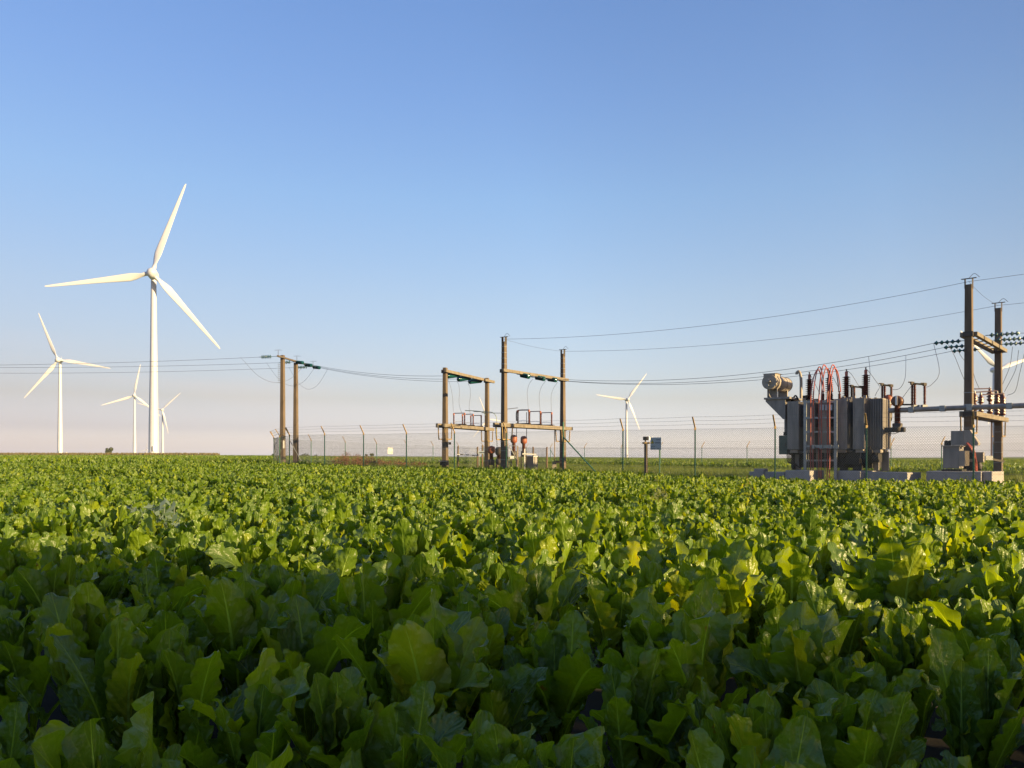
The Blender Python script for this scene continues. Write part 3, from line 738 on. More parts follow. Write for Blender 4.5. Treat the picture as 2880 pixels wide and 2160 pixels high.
for k in range(3):
    f, c = LW[k]; D = f.y
    far = [Vector((-70, D + .4, Z(1000.5, D) + .9)), Vector((-70, D + .4, Z(1004, D) + 1.2)), Vector((-70, D + .4, Z(1020, D) + 1.0))][k]
    wire('power_line', sag(f, far, .9, 30), ['upper of the three power lines leaving the twin poles to the left edge', 'second of the three power lines leaving the twin poles to the left edge', 'lowest of the three power lines leaving the twin poles to the left edge'][k], group='power lines left of the twin poles')
    wire('power_line', sag(rst[k], tgt[k], .25, 24), ['upper', 'middle', 'lower'][k] + ' slack power line from the twin poles to the small gantry', group='power lines between twin poles and small gantry')
    # jumper loop under the crossarm
    a = f + Vector((-[1.2, .9, .6][k], 0, 0)); b = rst[k] + (tgt[k] - rst[k]).normalized() * [.4, .5, .9][k]
    mid = (a + b) / 2; mid.z = min(a.z, b.z) - 1.25
    wire('jumper_wire', arc([a, a.lerp(mid, .5) - UP * .3, mid, b.lerp(mid, .5) - UP * .35, b], 7), ['front', 'middle', 'rear'][k] + ' hanging jumper loop under the crossarm of the twin poles', 'jumper wire', .007, group='jumper loops at the twin poles')
plt = MB().box(at(798, 1250, 46.75), (.08, .02, .45)).build('number_plate', 'white', t)

# --- small gantry (two poles, beam, platform beam)
def gantry(label, pxA, DA, topA, pxB, DB, topB, wb, wt, zb_, e0, e1, zl, l0, l1, straps=(), cap=False, second=False, bw=.14):
    A = Vector((X(pxA, DA), DA, 0)); B = Vector((X(pxB, DB), DB, 0)); u = (B - A).normalized(); v = Vector((u.y, -u.x, 0))
    A.z = gz(A.x, A.y); B.z = gz(B.x, B.y)
    t = thing('pole_gantry', A, label, 'gantry', 'concrete pole gantries')
    pole(t, A.x, A.y, A.z, topA, wb, wt, u, straps, cap); pole(t, B.x, B.y, B.z, topB, wb, wt, u, straps, cap)
    A0 = Vector((A.x, A.y, 0)); B0 = Vector((B.x, B.y, 0)); L = (B0 - A0).length
    def along(s, z, off=0): return A0 + u * s + UP * z + v * off
    wo = (wb + wt) / 4 + bw / 2 + .012
    def twin(z, s0, s1, h, nm, both):
        o = MB().bar(along(s0, z, wo), along(s1, z, wo), bw, h * .85).build(nm, 'beam', t, bevel=.012)
        if both: MB().bar(along(s0, z, -wo), along(s1, z, -wo), bw, h).build(nm, 'beam', t, bevel=.012)
    twin(zb_, -e0, L + e1, .16, 'top_beam', second)
    twin(zl, -l0, L + l1, .20, 'platform_beam', True)
    for P, g in ((A0, A.z), (B0, B.z)):
        for z in (zb_, zl):
            MB().box(P + UP * z, (wb + .02, wb * 1.15 + .03, .16), (v, u, UP)).build('clamp', 'darksteel', t)
        hbracket(t, P.x, P.y, zl - .1, v, u, .82, .55)
    # ties between the twin beams
    tb = MB()
    for k in range(7 if second else 0): tb.bar(along(L * (k + .5) / 7, zb_, wo), along(L * (k + 1.1) / 7, zb_, -wo), .04, .03)
    for k in range(7): tb.bar(along(L * (k + .5) / 7, zl - .03, wo), along(L * (k + .5) / 7, zl - .03, -wo), .07, .08)
    tb.build('tie_bar', 'arm', t)
    return t, along, u, v, L
st2 = [.9, 1.5]
t2, al2, u2, v2, L2 = gantry('smaller gantry of two brown poles with three green insulators under its beam', 1252, 38.5, Z(1034, 38.5), 1370, 43.5, Z(1063, 43.5), .25, .18, 5.24, .35, .55, 2.62, .55, .5, st2, bw=.12)
zb2 = Z(1053, 38.5) - .05
for k in range(3):
    b = at([1292, 1323, 1355][k], [1053, 1061, 1069.5][k], [40.2, 41.6, 43][k]); a = tgt[k]
    m_ = MB(); string(m_, a, a.lerp(b, .92), 12, .14); m_.tube([a.lerp(b, .92), b], .014, 5); m_.build('insulator_string', 'glass', t2)
# --- tall gantry
stp = [1.0, 1.4, 1.8] + [5.05 + .26 * k for k in range(5)]
t3, al3, u3, v3, L3 = gantry('tall gantry of two white banded poles with green insulators along its beam', 1418, 36, Z(961, 36), 1583, 40.2, Z(995, 40.2),   .25, .17, 5.0, .35, .2, 2.55, .55, .6, stp, True, bw=.12)
ins3 = []
for k in range(3):
    a = at([1465.6, 1507, 1542.5][k], [1054.7, 1061.3, 1066][k], [37.0, 38.0, 39.2][k] + .0); b = at([1488.8, 1532.5, 1565][k], [1059.3, 1066, 1069.3][k], [36.7, 37.8, 38.9][k] - .1)
    m_ = MB(); string(m_, a, b, 9, .115); m_.tube([a - (b - a).normalized() * .3, a], .014, 5).tube([b, b + (b - a).normalized() * .25], .014, 5); m_.build('insulator_string', 'glass', t3); ins3.append(b + (b - a).normalized() * .2)
# --- right gantry
t4, al4, u4, v4, L4 = gantry('tallest right hand gantry of two concrete poles with double crossbeams', 2725, 27, Z(801, 27), 2808, 31.2, Z(867, 31.2), .28, .215, 5.28, .05, .25, 2.58, .15, .55, [.9, 1.3, 1.7, 2.1, 2.9, 3.3], True, True, bw=.13)
e4 = []
for k in range(3):
    s = [1.1, 2.6, 4.0][k]; a = al4(s, 5.22, -.3); d = (ins3[k] - a).normalized(); e = a + d * .15; f = e + d * .85
    m_ = MB(); string(m_, e, f, 5, .085); m_.tube([a, e], .014, 5); m_.build('insulator_string', 'glass', t4); e4.append(f)
    a = al4(s, 5.34, .3); d2 = (Vector((a.x + 20, a.y - 9.0, a.z + .3)) - a).normalized(); e = a + d2 * .12; f2 = e + d2 * .9
    m_ = MB(); string(m_, e, f2, 6, .085); m_.tube([a, e], .014, 5); m_.build('insulator_string', 'glass', t4)
    wire('power_line', sag(f2, f2 + d2 * 25, .3, 12), ['front', 'middle', 'rear'][k] + ' power line leaving the right gantry beam towards the right edge', group='power lines leaving the right gantry')
    e4.append(f2)
    w_ = sag(ins3[k], e4[2 * k], .62, 40)
    wire('power_line', w_, ['lowest', 'middle', 'highest'][2 - k] + ' of three long sagging power lines joining the tall and right gantries', group='long power lines between gantries')
    if k == 0: W0 = w_
    if k == 1: W1 = w_
    if k == 2: W2 = w_
# earth wires
def ptop(px, py, D): return at(px, py, D)
tA = al3(0, Z(955, 36) + .02); tB = al3(L3, Z(989, 40.2) + .02); rA = al4(0, Z(792, 27)); rB = al4(L4, Z(859, 31.2))
wire('earth_wire', sag(tA, rA, .45, 40), 'top earth wire from the tall gantry to the front pole of the right gantry', 'earth wire', .0065)
wire('earth_wire', sag(tB, rB, .45, 40), 'second earth wire from the tall gantry to the rear pole of the right gantry', 'earth wire', .0065)
wire('earth_wire', sag(tA, tB, .08, 12), 'thin earth wire sloping between the two tall gantry pole tops', 'earth wire', .005)
wire('earth_wire', sag(rA, rB, .10, 12), 'thin earth wire sloping between the two right gantry pole tops', 'earth wire', .005)
wire('earth_wire', sag(rA, rA + Vector((14, -4.5, 1.6)), .1, 12), 'upper earth wire from the right gantry to the top right edge', 'earth wire', .0065)
wire('earth_wire', sag(rB, rB + Vector((16, -5, 1.3)), .1, 12), 'lower earth wire from the rear right pole to the right edge', 'earth wire', .0065)

# --- disconnector switches on the platform beams
def switch(center, dirv, half, zb, zt, label, group, bent=False, rp=.05, m='redporc', base=True, knob='orange'):
    d = Vector((dirv[0], dirv[1], 0)).normalized(); c = Vector((center[0], center[1], zb)); t = thing('disconnector_switch', c, label, 'switchgear', group)
    for s in (-1, 1):
        p = c + d * s * half
        MB().lathe(sheds(rp * .62, rp, 12, .0, zt - zb - .1), p, UP, 10).build('insulator', m, t)
        MB().lathe([(rp * .8, 0), (rp * .95, .03), (rp * .9, .09), (rp * .4, .12)], p + UP * (zt - zb - .1), UP, 10).build('cap', knob, t)
    a = c - d * (half + .02) + UP * (zt - zb); b = c + d * (half + .02) + UP * (zt - zb)
    if bent: MB().tube(arc([a + UP * -.5 - d * .06, a - UP * .12 - d * .06, a + d * .06, b], 6), .028, 8).build('contact_arm', 'tube', t)
    else: MB().tube([a, b], .02, 8).build('contact_arm', 'tube', t)
    if base:
        MB().bar(c - d * (half + .1) - UP * .03, c + d * (half + .08) - UP * .03, .12, .06).build('base_frame', 'darksteel', t)
        MB().tube([c - d * half + UP * .10, c + UP * .14, c + d * half * .8 + UP * .09], .012, 6).build('drive_rod', 'white', t)
    return c, d
ordn = ['left', 'middle', 'right']
LD3 = [[(1499, 1065), (1488, 1081), (1483, 1103), (1484, 1125), (1486, 1150)], [(1536.5, 1069), (1524, 1086), (1517, 1108), (1517, 1130), (1519, 1153)], [(1569, 1074), (1558, 1090), (1551, 1108), (1550, 1130), (1551, 1157)]]
LD2 = [[(1260, 1067), (1267, 1087), (1272, 1112), (1274, 1135), (1275, 1158)], [(1285, 1070), (1291, 1086), (1292, 1106), (1291, 1130), (1294, 1148), (1299, 1161)], [(1316.5, 1078), (1322, 1092), (1323, 1112), (1320, 1135), (1320, 1152), (1323, 1164)]]
g3 = []
for k in range(3):
    xr = [1487.7, 1519.8, 1551.5][k]; D = [37.7, 38.7, 39.7][k]; p = Vector((X(xr, D), D, 0)); dv = Vector((.84, -.54, 0)); c = p - dv * .31
    zb = 2.72; zt = Z([1153, 1156.5, 1160][k], D)
    switch((c.x, c.y), dv, .31, zb, zt, ordn[k] + ' red topped disconnector switch on the platform beam of the tall gantry', 'switches on the tall gantry', k == 0)
    a = ins3[k]; b = p + UP * (zt + .16)
    MB_ = arc([a, a + Vector((-.36, 0, -.5)), b + Vector((-.12, 0, .75)), b], 7)
    wire('jumper_wire', arc([at(p_[0], p_[1], D) for p_ in LD3[k]], 8), ordn[k] + ' curved lead dropping from the tall gantry beam to its switch', 'jumper wire', .007, group='drop leads on the tall gantry')
for k in range(3):
    xr = [1308, 1332, 1354.5][k]; xl = [1275, 1299.4, 1323][k]; D = [40.2, 41.6, 42.8][k]; dv = Vector((.94, -.34, 0)); xm = (xr + xl) / 2; half = (xr - xl) / 2 / F * D
    c = Vector((X(xm, D), D, 0)); zb = 2.78; zt = Z([1162, 1165, 1168.5][k], D)
    switch((c.x, c.y), dv, half, zb, zt, ordn[k] + ' slim disconnector switch on the platform beam of the smaller gantry', 'switches on the smaller gantry', rp=.045)
    a = tgt[k]; b = c - dv * half + UP * (zt + .12)
    wire('jumper_wire', arc([at(p_[0], p_[1], D) for p_ in LD2[k]], 8), ordn[k] + ' curved lead dropping from the smaller gantry beam to its switch', 'jumper wire', .0065, group='drop leads on the smaller gantry')
# conduits from the smaller gantry
wire('bent_conductor', arc([at(1308, 1154.5, 40.5), at(1340, 1156, 40), at(1358, 1159, 39.6), at(1366, 1168, 39.4)], 8), 'pale green conductor bending down behind the right pole of the smaller gantry', 'conductor', .018, 'greenpipe')
wire('bent_conductor', arc([at(1332, 1157.5, 41), at(1375, 1158.5, 40), at(1388, 1162, 39.8), at(1395.5, 1172, 39.7), at(1397, 1190, 39.7), at(1397.5, 1240, 39.7), at(1398, 1262, 39.8)], 8), 'pale green conductor bending down between the two middle gantries', 'conductor', .016, 'greenpipe')
wire('bent_conductor', [at(1354, 1161, 42), at(1385, 1161.5, 40), at(1412, 1162, 38)], 'pale green conductor running level into the tall gantry pole', 'conductor', .014, 'greenpipe')
wire('bent_conductor', [at(1426, 1150.5, 36.2), at(1456, 1147, 38.4)], 'short dark rod from the tall gantry pole to its left switch', 'conductor', .016, 'wire')
wire('drop_rod', [at(1453, 1190, 38.6), at(1453, 1229, 39.3)], 'left dark rod dropping to an orange headed current transformer', 'conductor', .018, 'wire')
wire('drop_rod', [at(1481, 1160, 38.0), at(1481, 1230, 40.2)], 'right dark rod dropping to an orange headed current transformer', 'conductor', .018, 'wire')
wire('thin_mast', [at(1560, 1314, 40), at(1560, 1196, 40)], 'thin vertical pipe left of the tall gantry right pole', 'pipe', .022, 'arm')

# --- current transformers
def ct(px, D, base_py, head_py, r, label, group, head='orange', col='redporc', zb=None, stand=None, ring=False):
    x_ = X(px, D); z0 = Z(base_py, D); zh = Z(head_py, D); g = gz(x_, D)
    t = thing('current_transformer', (x_, D, g), label, 'transformer', group)
    hr = r
    if ring:
        fw = Vector((-.62, -.79, 0))
        MB().lathe([(hr * .45, -.15), (hr * .9, -.15), (hr, -.09), (hr, .09), (hr * .9, .15), (hr * .45, .15)], (x_, D, zh - hr), fw, 24).build('head', 'ringbrown', t)
        MB().bar(Vector((x_, D, zh - .02)) + fw * .17, Vector((x_, D, zh - hr * 1.7)) + fw * .17, .06, .02, fw).build('terminal_plate', 'white', t)
    else:
        MB().lathe([(hr * .55, 0), (hr * .9, .04), (hr, .14), (hr * .95, .22), (hr, .28), (hr * .8, .36), (hr * .3, .40)], (x_, D, zh - .40), UP, 16).build('head', head, t)
    top = zh - (hr * 1.95 if ring else .40)
    MB().lathe(sheds(hr * .46, hr * .62, 16, z0, top), (x_, D, 0), UP, 16).build('insulator', col, t)
    MB().lathe([(hr * .62, 0), (hr * .8, .05), (hr * .85, .28), (hr * .6, .30)], (x_, D, z0 - .30), UP, 14).build('base_tank', 'darksteel', t)
    if stand is not None:
        b = MB()
        for sx in (-.13, .13):
            for sy in (-.13, .13): b.box((x_ + sx, D + sy, (z0 - .3 + g) / 2), (.06, .06, z0 - .3 - g + .1))
        b.build('stand', stand, t)
    return t
G5 = 'orange headed current transformers in the middle yard'
ct(1445, 39.3, 1268, 1223, .17, 'orange headed current transformer under the left switch of the tall gantry', G5, col='redporc', stand='darksteel')
ct(1473, 40.5, 1268, 1226, .17, 'orange headed current transformer under the middle switch of the tall gantry', G5, stand='darksteel')
ct(1382, 41.5, 1292, 1254, .2, 'current transformer with orange head behind the right pole of the smaller gantry', G5, stand='darksteel')
ct(1404, 38.8, 1290, 1257, .2, 'dark current transformer just left of the tall gantry left pole', G5, head='darksteel', col='porcelain', stand='darksteel')
G6 = 'brown ring headed current transformers right of the large transformer'
# --- bus bar support pipe
P0 = Vector((X(2500, 27.4), 27.4, 2.72)); P1 = Vector((X(2880, 25.0), 25.0, 2.74)); dp = (P1 - P0).normalized(); P2 = P1 + dp * 6
t = thing('support_pipe', (P2.x, P2.y, gz(P2.x, P2.y)), 'long horizontal steel support pipe crossing in front of the right gantry poles', 'pipe')
MB().tube([P0, P2], .085, 14).build('pipe', 'trafo', t)
for q in (.18, .42, .62, .9): MB().box(P0.lerp(P1, q), (.16, .22, .19), (dp, dp.cross(UP), UP)).build('coupling', 'galv', t)
for e_ in (P2 - dp * .4,): MB().tube([(e_.x, e_.y, gz(e_.x, e_.y)), (e_.x, e_.y, 2.7)], .08, 10).build('leg', 'galv', t)
def bridge(p, dv, half, zb, zt, label, t_r=.055):
    d = Vector(dv).normalized(); c = Vector((p[0], p[1], zb)); t = thing('surge_arrester_pair', c, label, 'surge arrester', 'brown arrester pairs at the transformer')
    for s in (-1, 1):
        q = c + d * s * half; hh = zt - zb - .06 + (.03 if s < 0 else -.03)
        MB().lathe(sheds(t_r * .6, t_r, 14, .0, hh), q, UP, 10).build('insulator', 'redporc', t)
        if s < 0: MB().lathe(sheds(t_r * .6, t_r, 14, .0, hh), q + Vector((.11, .05, 0)), UP, 10).build('insulator', 'redporc', t)
        MB().box(q + UP * (hh + .03), (.10, .10, .09)).box(q + UP * (hh + .07) - d * .05, (.14, .05, .04)).build('cap', 'darksteel', t)
    MB().bar(c - d * (half + .04) + UP * (zt - zb), c + d * (half + .03) + UP * (zt - zb - .07), .05, .06).build('link_bar', 'arm', t)
    MB().box(c - UP * .06 - d * half * .5, (.20, .20, .12)).box(c - UP * .05 + d * half * .9, (.16, .16, .10)).build('base_box', 'galv', t)
    return t
pA = at(2583, 1145, 26.9)
bridge(pA, (dp.x, dp.y, 0), .19, Z(1139, 26.9), Z(1077, 26.9), 'arrester pair standing on the support pipe right of the transformer')

# ------------------------------------------------------------ large transformer
AN = R(38); n_ = Vector((-math.sin(AN), -math.cos(AN), 0)); ev = Vector((math.cos(AN), -math.sin(AN), 0)); mv = -n_
OX, OY = 11.9, 27.8; O = Vector((OX, OY, 0))
def sof(px, m):
    t = (px - 1440) / F; return (t * (OY + mv.y * m) - OX - mv.x * m) / (ev.x - t * ev.y)
def TP(s, m, z=0): return O + ev * s + mv * m + UP * z
def tp(px, py, m):
    p = TP(sof(px, m), m); p.z = Z(py, p.y); return p
AX = (ev, mv, UP)
base = TP(-.9, 1.4); base.z = gz(base.x, base.y)
T = thing('power_transformer', base, 'large grey power transformer with finned radiators and a horizontal oil drum on its left', 'transformer')
zt_, zb_ = 3.17, 1.40
sl, sr = sof(2222, .9), sof(2470, .9)
tank = MB().box(TP((sl + sr) / 2, 1.55, (1.05 + zt_ - .1) / 2), (sr - sl - .1, 1.3, zt_ - .1 - 1.05), AX).build('tank', 'trafdark', T, bevel=.02)
MB().box(TP((sl + sr) / 2, 1.55, zt_ - .05), (sr - sl + .1, 1.5, .10), AX).build('lid', 'trafo', T, bevel=.01)
skirt = MB().box(TP((sl + sr) / 2 - .05, 1.45, .98), (sr - sl - .25, 1.3, .50), AX)
for s in np.arange(sl + .1, sr - .1, .28): skirt.box(TP(s, .86, 1.1), (.05, .14, .46), AX)
skirt.bar(TP(sl, .62, 1.28), TP(sr - .2, .62, 1.28), .10, .12).build('bottom_frame', 'trafdark', T)
def radiator(s0, s1, m0, m1, z0, z1, along='m', n=9, m='trafo', lab=None):
    """bank of flat ribbed panels joined by top and bottom header pipes"""
    mb = MB()
    if along == 'm':
        for k in range(n):
            mm = m0 + (m1 - m0) * k / (n - 1); mb.box(TP((s0 + s1) / 2, mm, (z0 + z1) / 2), (s1 - s0, .022, z1 - z0), AX)
            w = s1 - s0
            for j in range(6): mb.box(TP(s0 + w * (j + .5) / 6, mm, (z0 + z1) / 2), (w / 6 * .6, .036, (z1 - z0) * .94), AX)
    else:
        for k in range(n):
            ss = s0 + (s1 - s0) * k / (n - 1); mb.box(TP(ss, (m0 + m1) / 2, (z0 + z1) / 2), (.022, m1 - m0, z1 - z0), AX)
            w = m1 - m0
            for j in range(6): mb.box(TP(ss, m0 + w * (j + .5) / 6, (z0 + z1) / 2), (.036, w / 6 * .6, (z1 - z0) * .94), AX)
    r = mb.build('radiator', m, T)
    h = MB()
    if along == 'm':
        for z in (z1 - .06, z0 + .08): h.tube([TP((s0 + s1) / 2, m0 - .01, z), TP((s0 + s1) / 2, m1 + .3, z)], .055, 8)
        h.box(TP(s0 + .07, m0 - .005, z1 - .04), (.10, .02, .05), AX)
    else:
        for z in (z1 - .06, z0 + .08): h.tube([TP(s0 - .25, (m0 + m1) / 2, z), TP(s1 + .01, (m0 + m1) / 2, z)], .055, 8)
    h.build('header_pipe', m, r)
    MB().box(TP((s0 + s1) / 2, (m0 + m1) / 2, z0 - .07), (s1 - s0 - .14, (m1 - m0) * .8, .11), AX).build('support', 'traflight' if m == 'trafo' else m, r)
for a, b, dz in [(2214.6, 2247, 0), (2262, 2292, .0), (2304, 2334, .0), (2348, 2383, .02), (2399, 2431.5, .02)]:
    radiator(sof(a, 0), sof(b, 0), 0, .72, zb_, zt_ - .02 + dz)
s5 = sof(2444, .75); s6 = sof(2480, .35)
radiator(s6 - .62, s6, .42, .92, zb_, zt_, 's', 12); radiator(s6 - .62, s6 - .0, 1.02, 1.62, zb_, zt_, 's', 12)
# conservator drum
cf = TP(0, .1); sc = sof(2163, .1); c0_ = TP(sc, .1); zc = Z(1074, c0_.y); rc = .285
drum = MB().lathe([(rc * .96, 0), (rc, .03), (rc, 1.75), (rc * .95, 1.82), (rc * .6, 1.9), (rc * .1, 1.93)], TP(sc, .1, zc), mv, 28).build('conservator', 'traflight', T)
hd = MB()
for q0, q1 in ((0.02, .62),):
    w = rc * .78
    hd.prism([(-w, .05), (w, .05), (w * .98, rc * 1.02), (w * 1.22, rc * 1.12), (-w * 1.22, rc * 1.12), (-w * .98, rc * 1.02)], TP(sc, .1 + (q0 + q1) / 2, zc), ev, UP, q1 - q0)
hd.build('drum_hood', 'traflight', drum)
bd = MB()
for q in (.55, 1.2, 1.7): bd.lathe([(rc + .012, 0), (rc + .012, .03)], TP(sc, .1 + q, zc), mv, 28)
bd.build('band', 'trafo', drum)
MB().lathe([(.07, 0), (.07, .09), (.05, .10)], TP(sc, .1, zc + .02), -mv, 16).build('oil_gauge', 'traflight', drum)
MB().box(TP(sc - .02, .03, zc - .13), (.06, .06, .09), AX).bar(TP(sc, .06, zc - .17), TP(sc + .22, .06, zc - .16), .02, .02).build('gauge_tap', 'galv', drum)
br = MB(); zs = Z(1118, c0_.y)
for q in (.35, 1.5):
    br.box(TP(sc, .1 + q, (zc - rc * .7 + zs) / 2), (.34, .02, zc - rc * .7 - zs), AX)
    for s_ in (-.17, .17): br.box(TP(sc + s_, .1 + q, (zc - rc * .5 + zs) / 2), (.02, .10, zc - rc * .5 - zs), AX)
br.box(TP((sc + sl) / 2 + .0, .95, zs - .03), (sl - sc + .45, 1.55, .07), AX)
for q in (.25, 1.6):
    br.prism([(-.15, 0), (.0, 0), (.0, -.8), (-.08, -.8), (-.62 - .12, -.12), (-.62 - .12, 0)], TP(sl + .05, q, zs - .02), ev, UP, .03)
br.build('drum_bracket', 'trafo', T)
MB().tube(arc([TP(sc - .05, .3, zc - rc), TP(sc - .07, .3, zs + .12), TP(sc + .02, .3, zs - .02), TP(sl - .1, .3, zs - .28)], 6), .025, 8).build('drain_pipe', 'traflight', T)
MB().bar(TP(sl - .02, .55, zt_), TP(sl - .02, .55, 1.5), .10, .12).build('side_post', 'trafo', T)
# breather pipe
m0 = .5; bx = tp(2253, 1120, m0)
MB().tube(arc([bx, bx + UP * .35, bx + UP * .62 * 1.0, tp(2251.5, 1056, m0), tp(2247, 1045, m0), tp(2241, 1048, m0), tp(2240.5, 1053, m0)], 6), .052, 12).build('vent_pipe', 'traflight', T)
# bushings
for px, tpy in ((2276.5, 1051), (2332, 1047), (2380.5, 1043), (2435, 1038)):
    m_ = 1.15; p = TP(sof(px, m_), m_); zt2 = Z(tpy, p.y); zz = zt_
    o = MB().lathe(sheds(.075, .145, 11, zz + .1, zt2 - .2), (p.x, p.y, 0), UP, 16).build('bushing', 'porcelain', T)
    MB().lathe([(.05, zt2 - .2), (.055, zt2 - .04), (.03, zt2 - .02)], (p.x, p.y, 0), UP, 12).build('bushing_cap', 'orange', o)
    MB().lathe([(.02, zt2 - .02), (.02, zt2 + .03), (.035, zt2 + .035), (.03, zt2 + .06)], (p.x, p.y, 0), UP, 8).build('terminal', 'darksteel', o)
    MB().lathe([(.13, zz), (.13, zz + .07), (.10, zz + .1)], (p.x, p.y, 0), UP, 16).build('flange', 'traflight', o)
LVB = []
for px in (2315, 2338.5, 2361):
    m_ = .78; p = TP(sof(px, m_), m_); zb3 = zt_; zt3 = Z(1103, p.y); LVB.append(Vector((p.x, p.y, zt3)))
    MB().lathe(sheds(.04, .062, 6, zb3, zt3 - .05), (p.x, p.y, 0), UP, 12).lathe([(.025, zt3 - .05), (.025, zt3 + .04)], (p.x, p.y, 0), UP, 8).build('low_voltage_bushing', 'porcelain', T)
# fittings on the lid
ft = MB(); rs = random.Random(3)
for k in range(26):
    s = rs.uniform(sl + .05, sr - .1); m_ = rs.uniform(.85, 1.0) if k % 2 else rs.uniform(1.0, 1.9); h = rs.uniform(.04, .12)
    MB().box(TP(s, m_, zt_ + h / 2), (rs.uniform(.05, .16), .09, h), AX).build('lid_fitting', 'traflight', T)
for px in (2219, 2262, 2371, 2401, 2432): MB().box(TP(sof(px, .8), .84, zt_ + .07), (.10, .08, .15), AX).build('lid_fitting', 'traflight', T)
MB().lathe([(.10, 0), (.12, .04), (.10, .12), (.05, .16)], TP(sof(2226, 1.0), 1.0, zt_ + .02), UP, 12).tube(arc([TP(sof(2230, 1), 1.0, zt_ + .15), TP(sof(2238, 1), 1.0, zt_ + .26), TP(sof(2248, 1), 1.0, zt_ + .03)], 6), .03, 8).box(TP(sof(2264, .9), .9, zt_ + .12), (.14, .14, .24), AX).build('relay', 'trafdark', T)
# control cabinet
sa, sb = sof(2189, .2), sof(2213, .2); cz0, cz1 = Z(1278, 29.2), Z(1224, 29.2)
cab = MB().box(TP((sa + sb) / 2, .45, (cz0 + cz1) / 2), (sb - sa, .4, cz1 - cz0), AX).build('control_cabinet', 'greenbox', T, bevel=.01)
MB().box(TP(sb - .06, .24, (cz0 + cz1) / 2), (.025, .03, .12), AX).build('handle', 'darksteel', cab)
cc = MB().box(TP(sb - .05, .45, cz1 + .07), (.26, .2, .12), AX).box(TP(sb + .02, .5, cz1 + .2), (.10, .12, .2), AX)
for k in range(4): cc.tube(arc([TP(sb - .05 + .04 * k, .35, cz0), TP(sb + .0 + .04 * k, .35, cz0 - .3), TP(sb + .25 + .05 * k, .5, cz0 - .35 - .05 * k)], 5), .014, 5)
cc.build('cable_glands', 'trafdark', T)
# name plate
npz = [tp(2305, 1146, -.04), tp(2341, 1146, -.04)]
pl = MB()
for a, b in ((2306, 2318), (2321, 2330), (2332, 2341)): pl.bar(tp(a, 1146, -.05), tp(b, 1146, -.05), .01, .20)
pl.build('rating_plate', 'signblue', T)
# valves, wheels, legs
for px, py in ((2225, 1272), (2370, 1283), (2404, 1274), (2430, 1285), (2446, 1270), (2462, 1288), (2380, 1300)):
    p = tp(px, py, .3); MB().lathe([(.07, -.05), (.10, -.03), (.10, .03), (.07, .05)], p, -mv, 12).box(p + UP * .1, (.05, .05, .16), AX).build('valve', 'trafdark', T)
for a, b in (((2219, 1268), (2262, 1272)), ((2355, 1266), (2410, 1270)), ((2380, 1299), (2410, 1298)), ((2420, 1290), (2420, 1268))):
    MB().tube([tp(*a, .3), tp(*b, .3)], .03, 8).build('oil_pipe', 'trafo', T)
MB().box(tp(2404, 1289, .5), (.42, .5, .42), AX).build('pump_box', 'trafdark', T); MB().box(tp(2450, 1287, .8), (.6, .6, .3), AX).build('pump_box', 'trafdark', T)
lg = MB()
def leg(px, m_, w, top=1284, bot=1322, mt='trafo'):
    p = tp(px, top, m_); q = tp(px, bot, m_); z0 = .62; MB().box(Vector((p.x, p.y, (1.3 + z0) / 2)), (w, w * .8, 1.3 - z0), AX).build('leg', mt, T)
for px, m_, w in ((2243, .7, .14), (2250, 1.5, .1), (2374, .5, .24), (2412, .5, .28), (2465, 1.0, .17), (2490, 1.3, .22)): leg(px, m_, w, mt='trafo' if w < .24 else 'trafdark')  # wide legs near black: shade of the under-tank recess put into the colour
for px in (2233, 2372, 2415):
    p = TP(sof(px, .6), .6); MB().lathe([(.06, -.06), (.12, -.05), (.12, .05), (.06, .06)], (p.x, p.y, .76), ev, 16).build('wheel', 'trafdark', T)
# end CT bracket and unit
D_ = 27.0
bp_ = at(2524, 1208, 27.2)
ct(2524, 27.2, 1190, 1113, .19, 'brown ring headed current transformer on a bracket right of the radiators', G6, ring=True)
ct(2499, 28.6, 1160, 1110, .15, 'red capped current transformer half hidden behind the right radiators', G6, head='orange')
bk = MB().box(at(2517, 1209, 27.3), (.62, .28, .16), AX)
bk.tube(arc([at(2530, 1214, 27.2), at(2515, 1220, 27.3), at(2500, 1219, 27.5)], 5), .012, 5)
bk.bar(at(2490, 1208, 28.6), at(2512, 1210, 27.4), .2, .12).bar(at(2485, 1180, 29.2), at(2500, 1180, 28.5), .2, .10); bk.build('side_bracket', 'trafdark', T)
bridge(TP(sof(2411, 1.3), 1.3), (ev.x, ev.y, 0), .19, zt_ + .08, Z(1086, 29), 'arrester pair on top of the transformer between two tall bushings')
pq = at(2494, 1130, 28.6)
bridge(pq, (ev.x, ev.y, 0), .15, Z(1130, 28.6), Z(1081, 28.6), 'arrester pair rising behind the right hand radiators')
wire('bus_conductor', [at(2538, 1138, 27.2), at(2552, 1138, 27.1), at(2566, 1138, 27)], 'short dark conductor between the ring headed unit and the pipe mounted arresters', 'conductor', .03, 'trafdark')

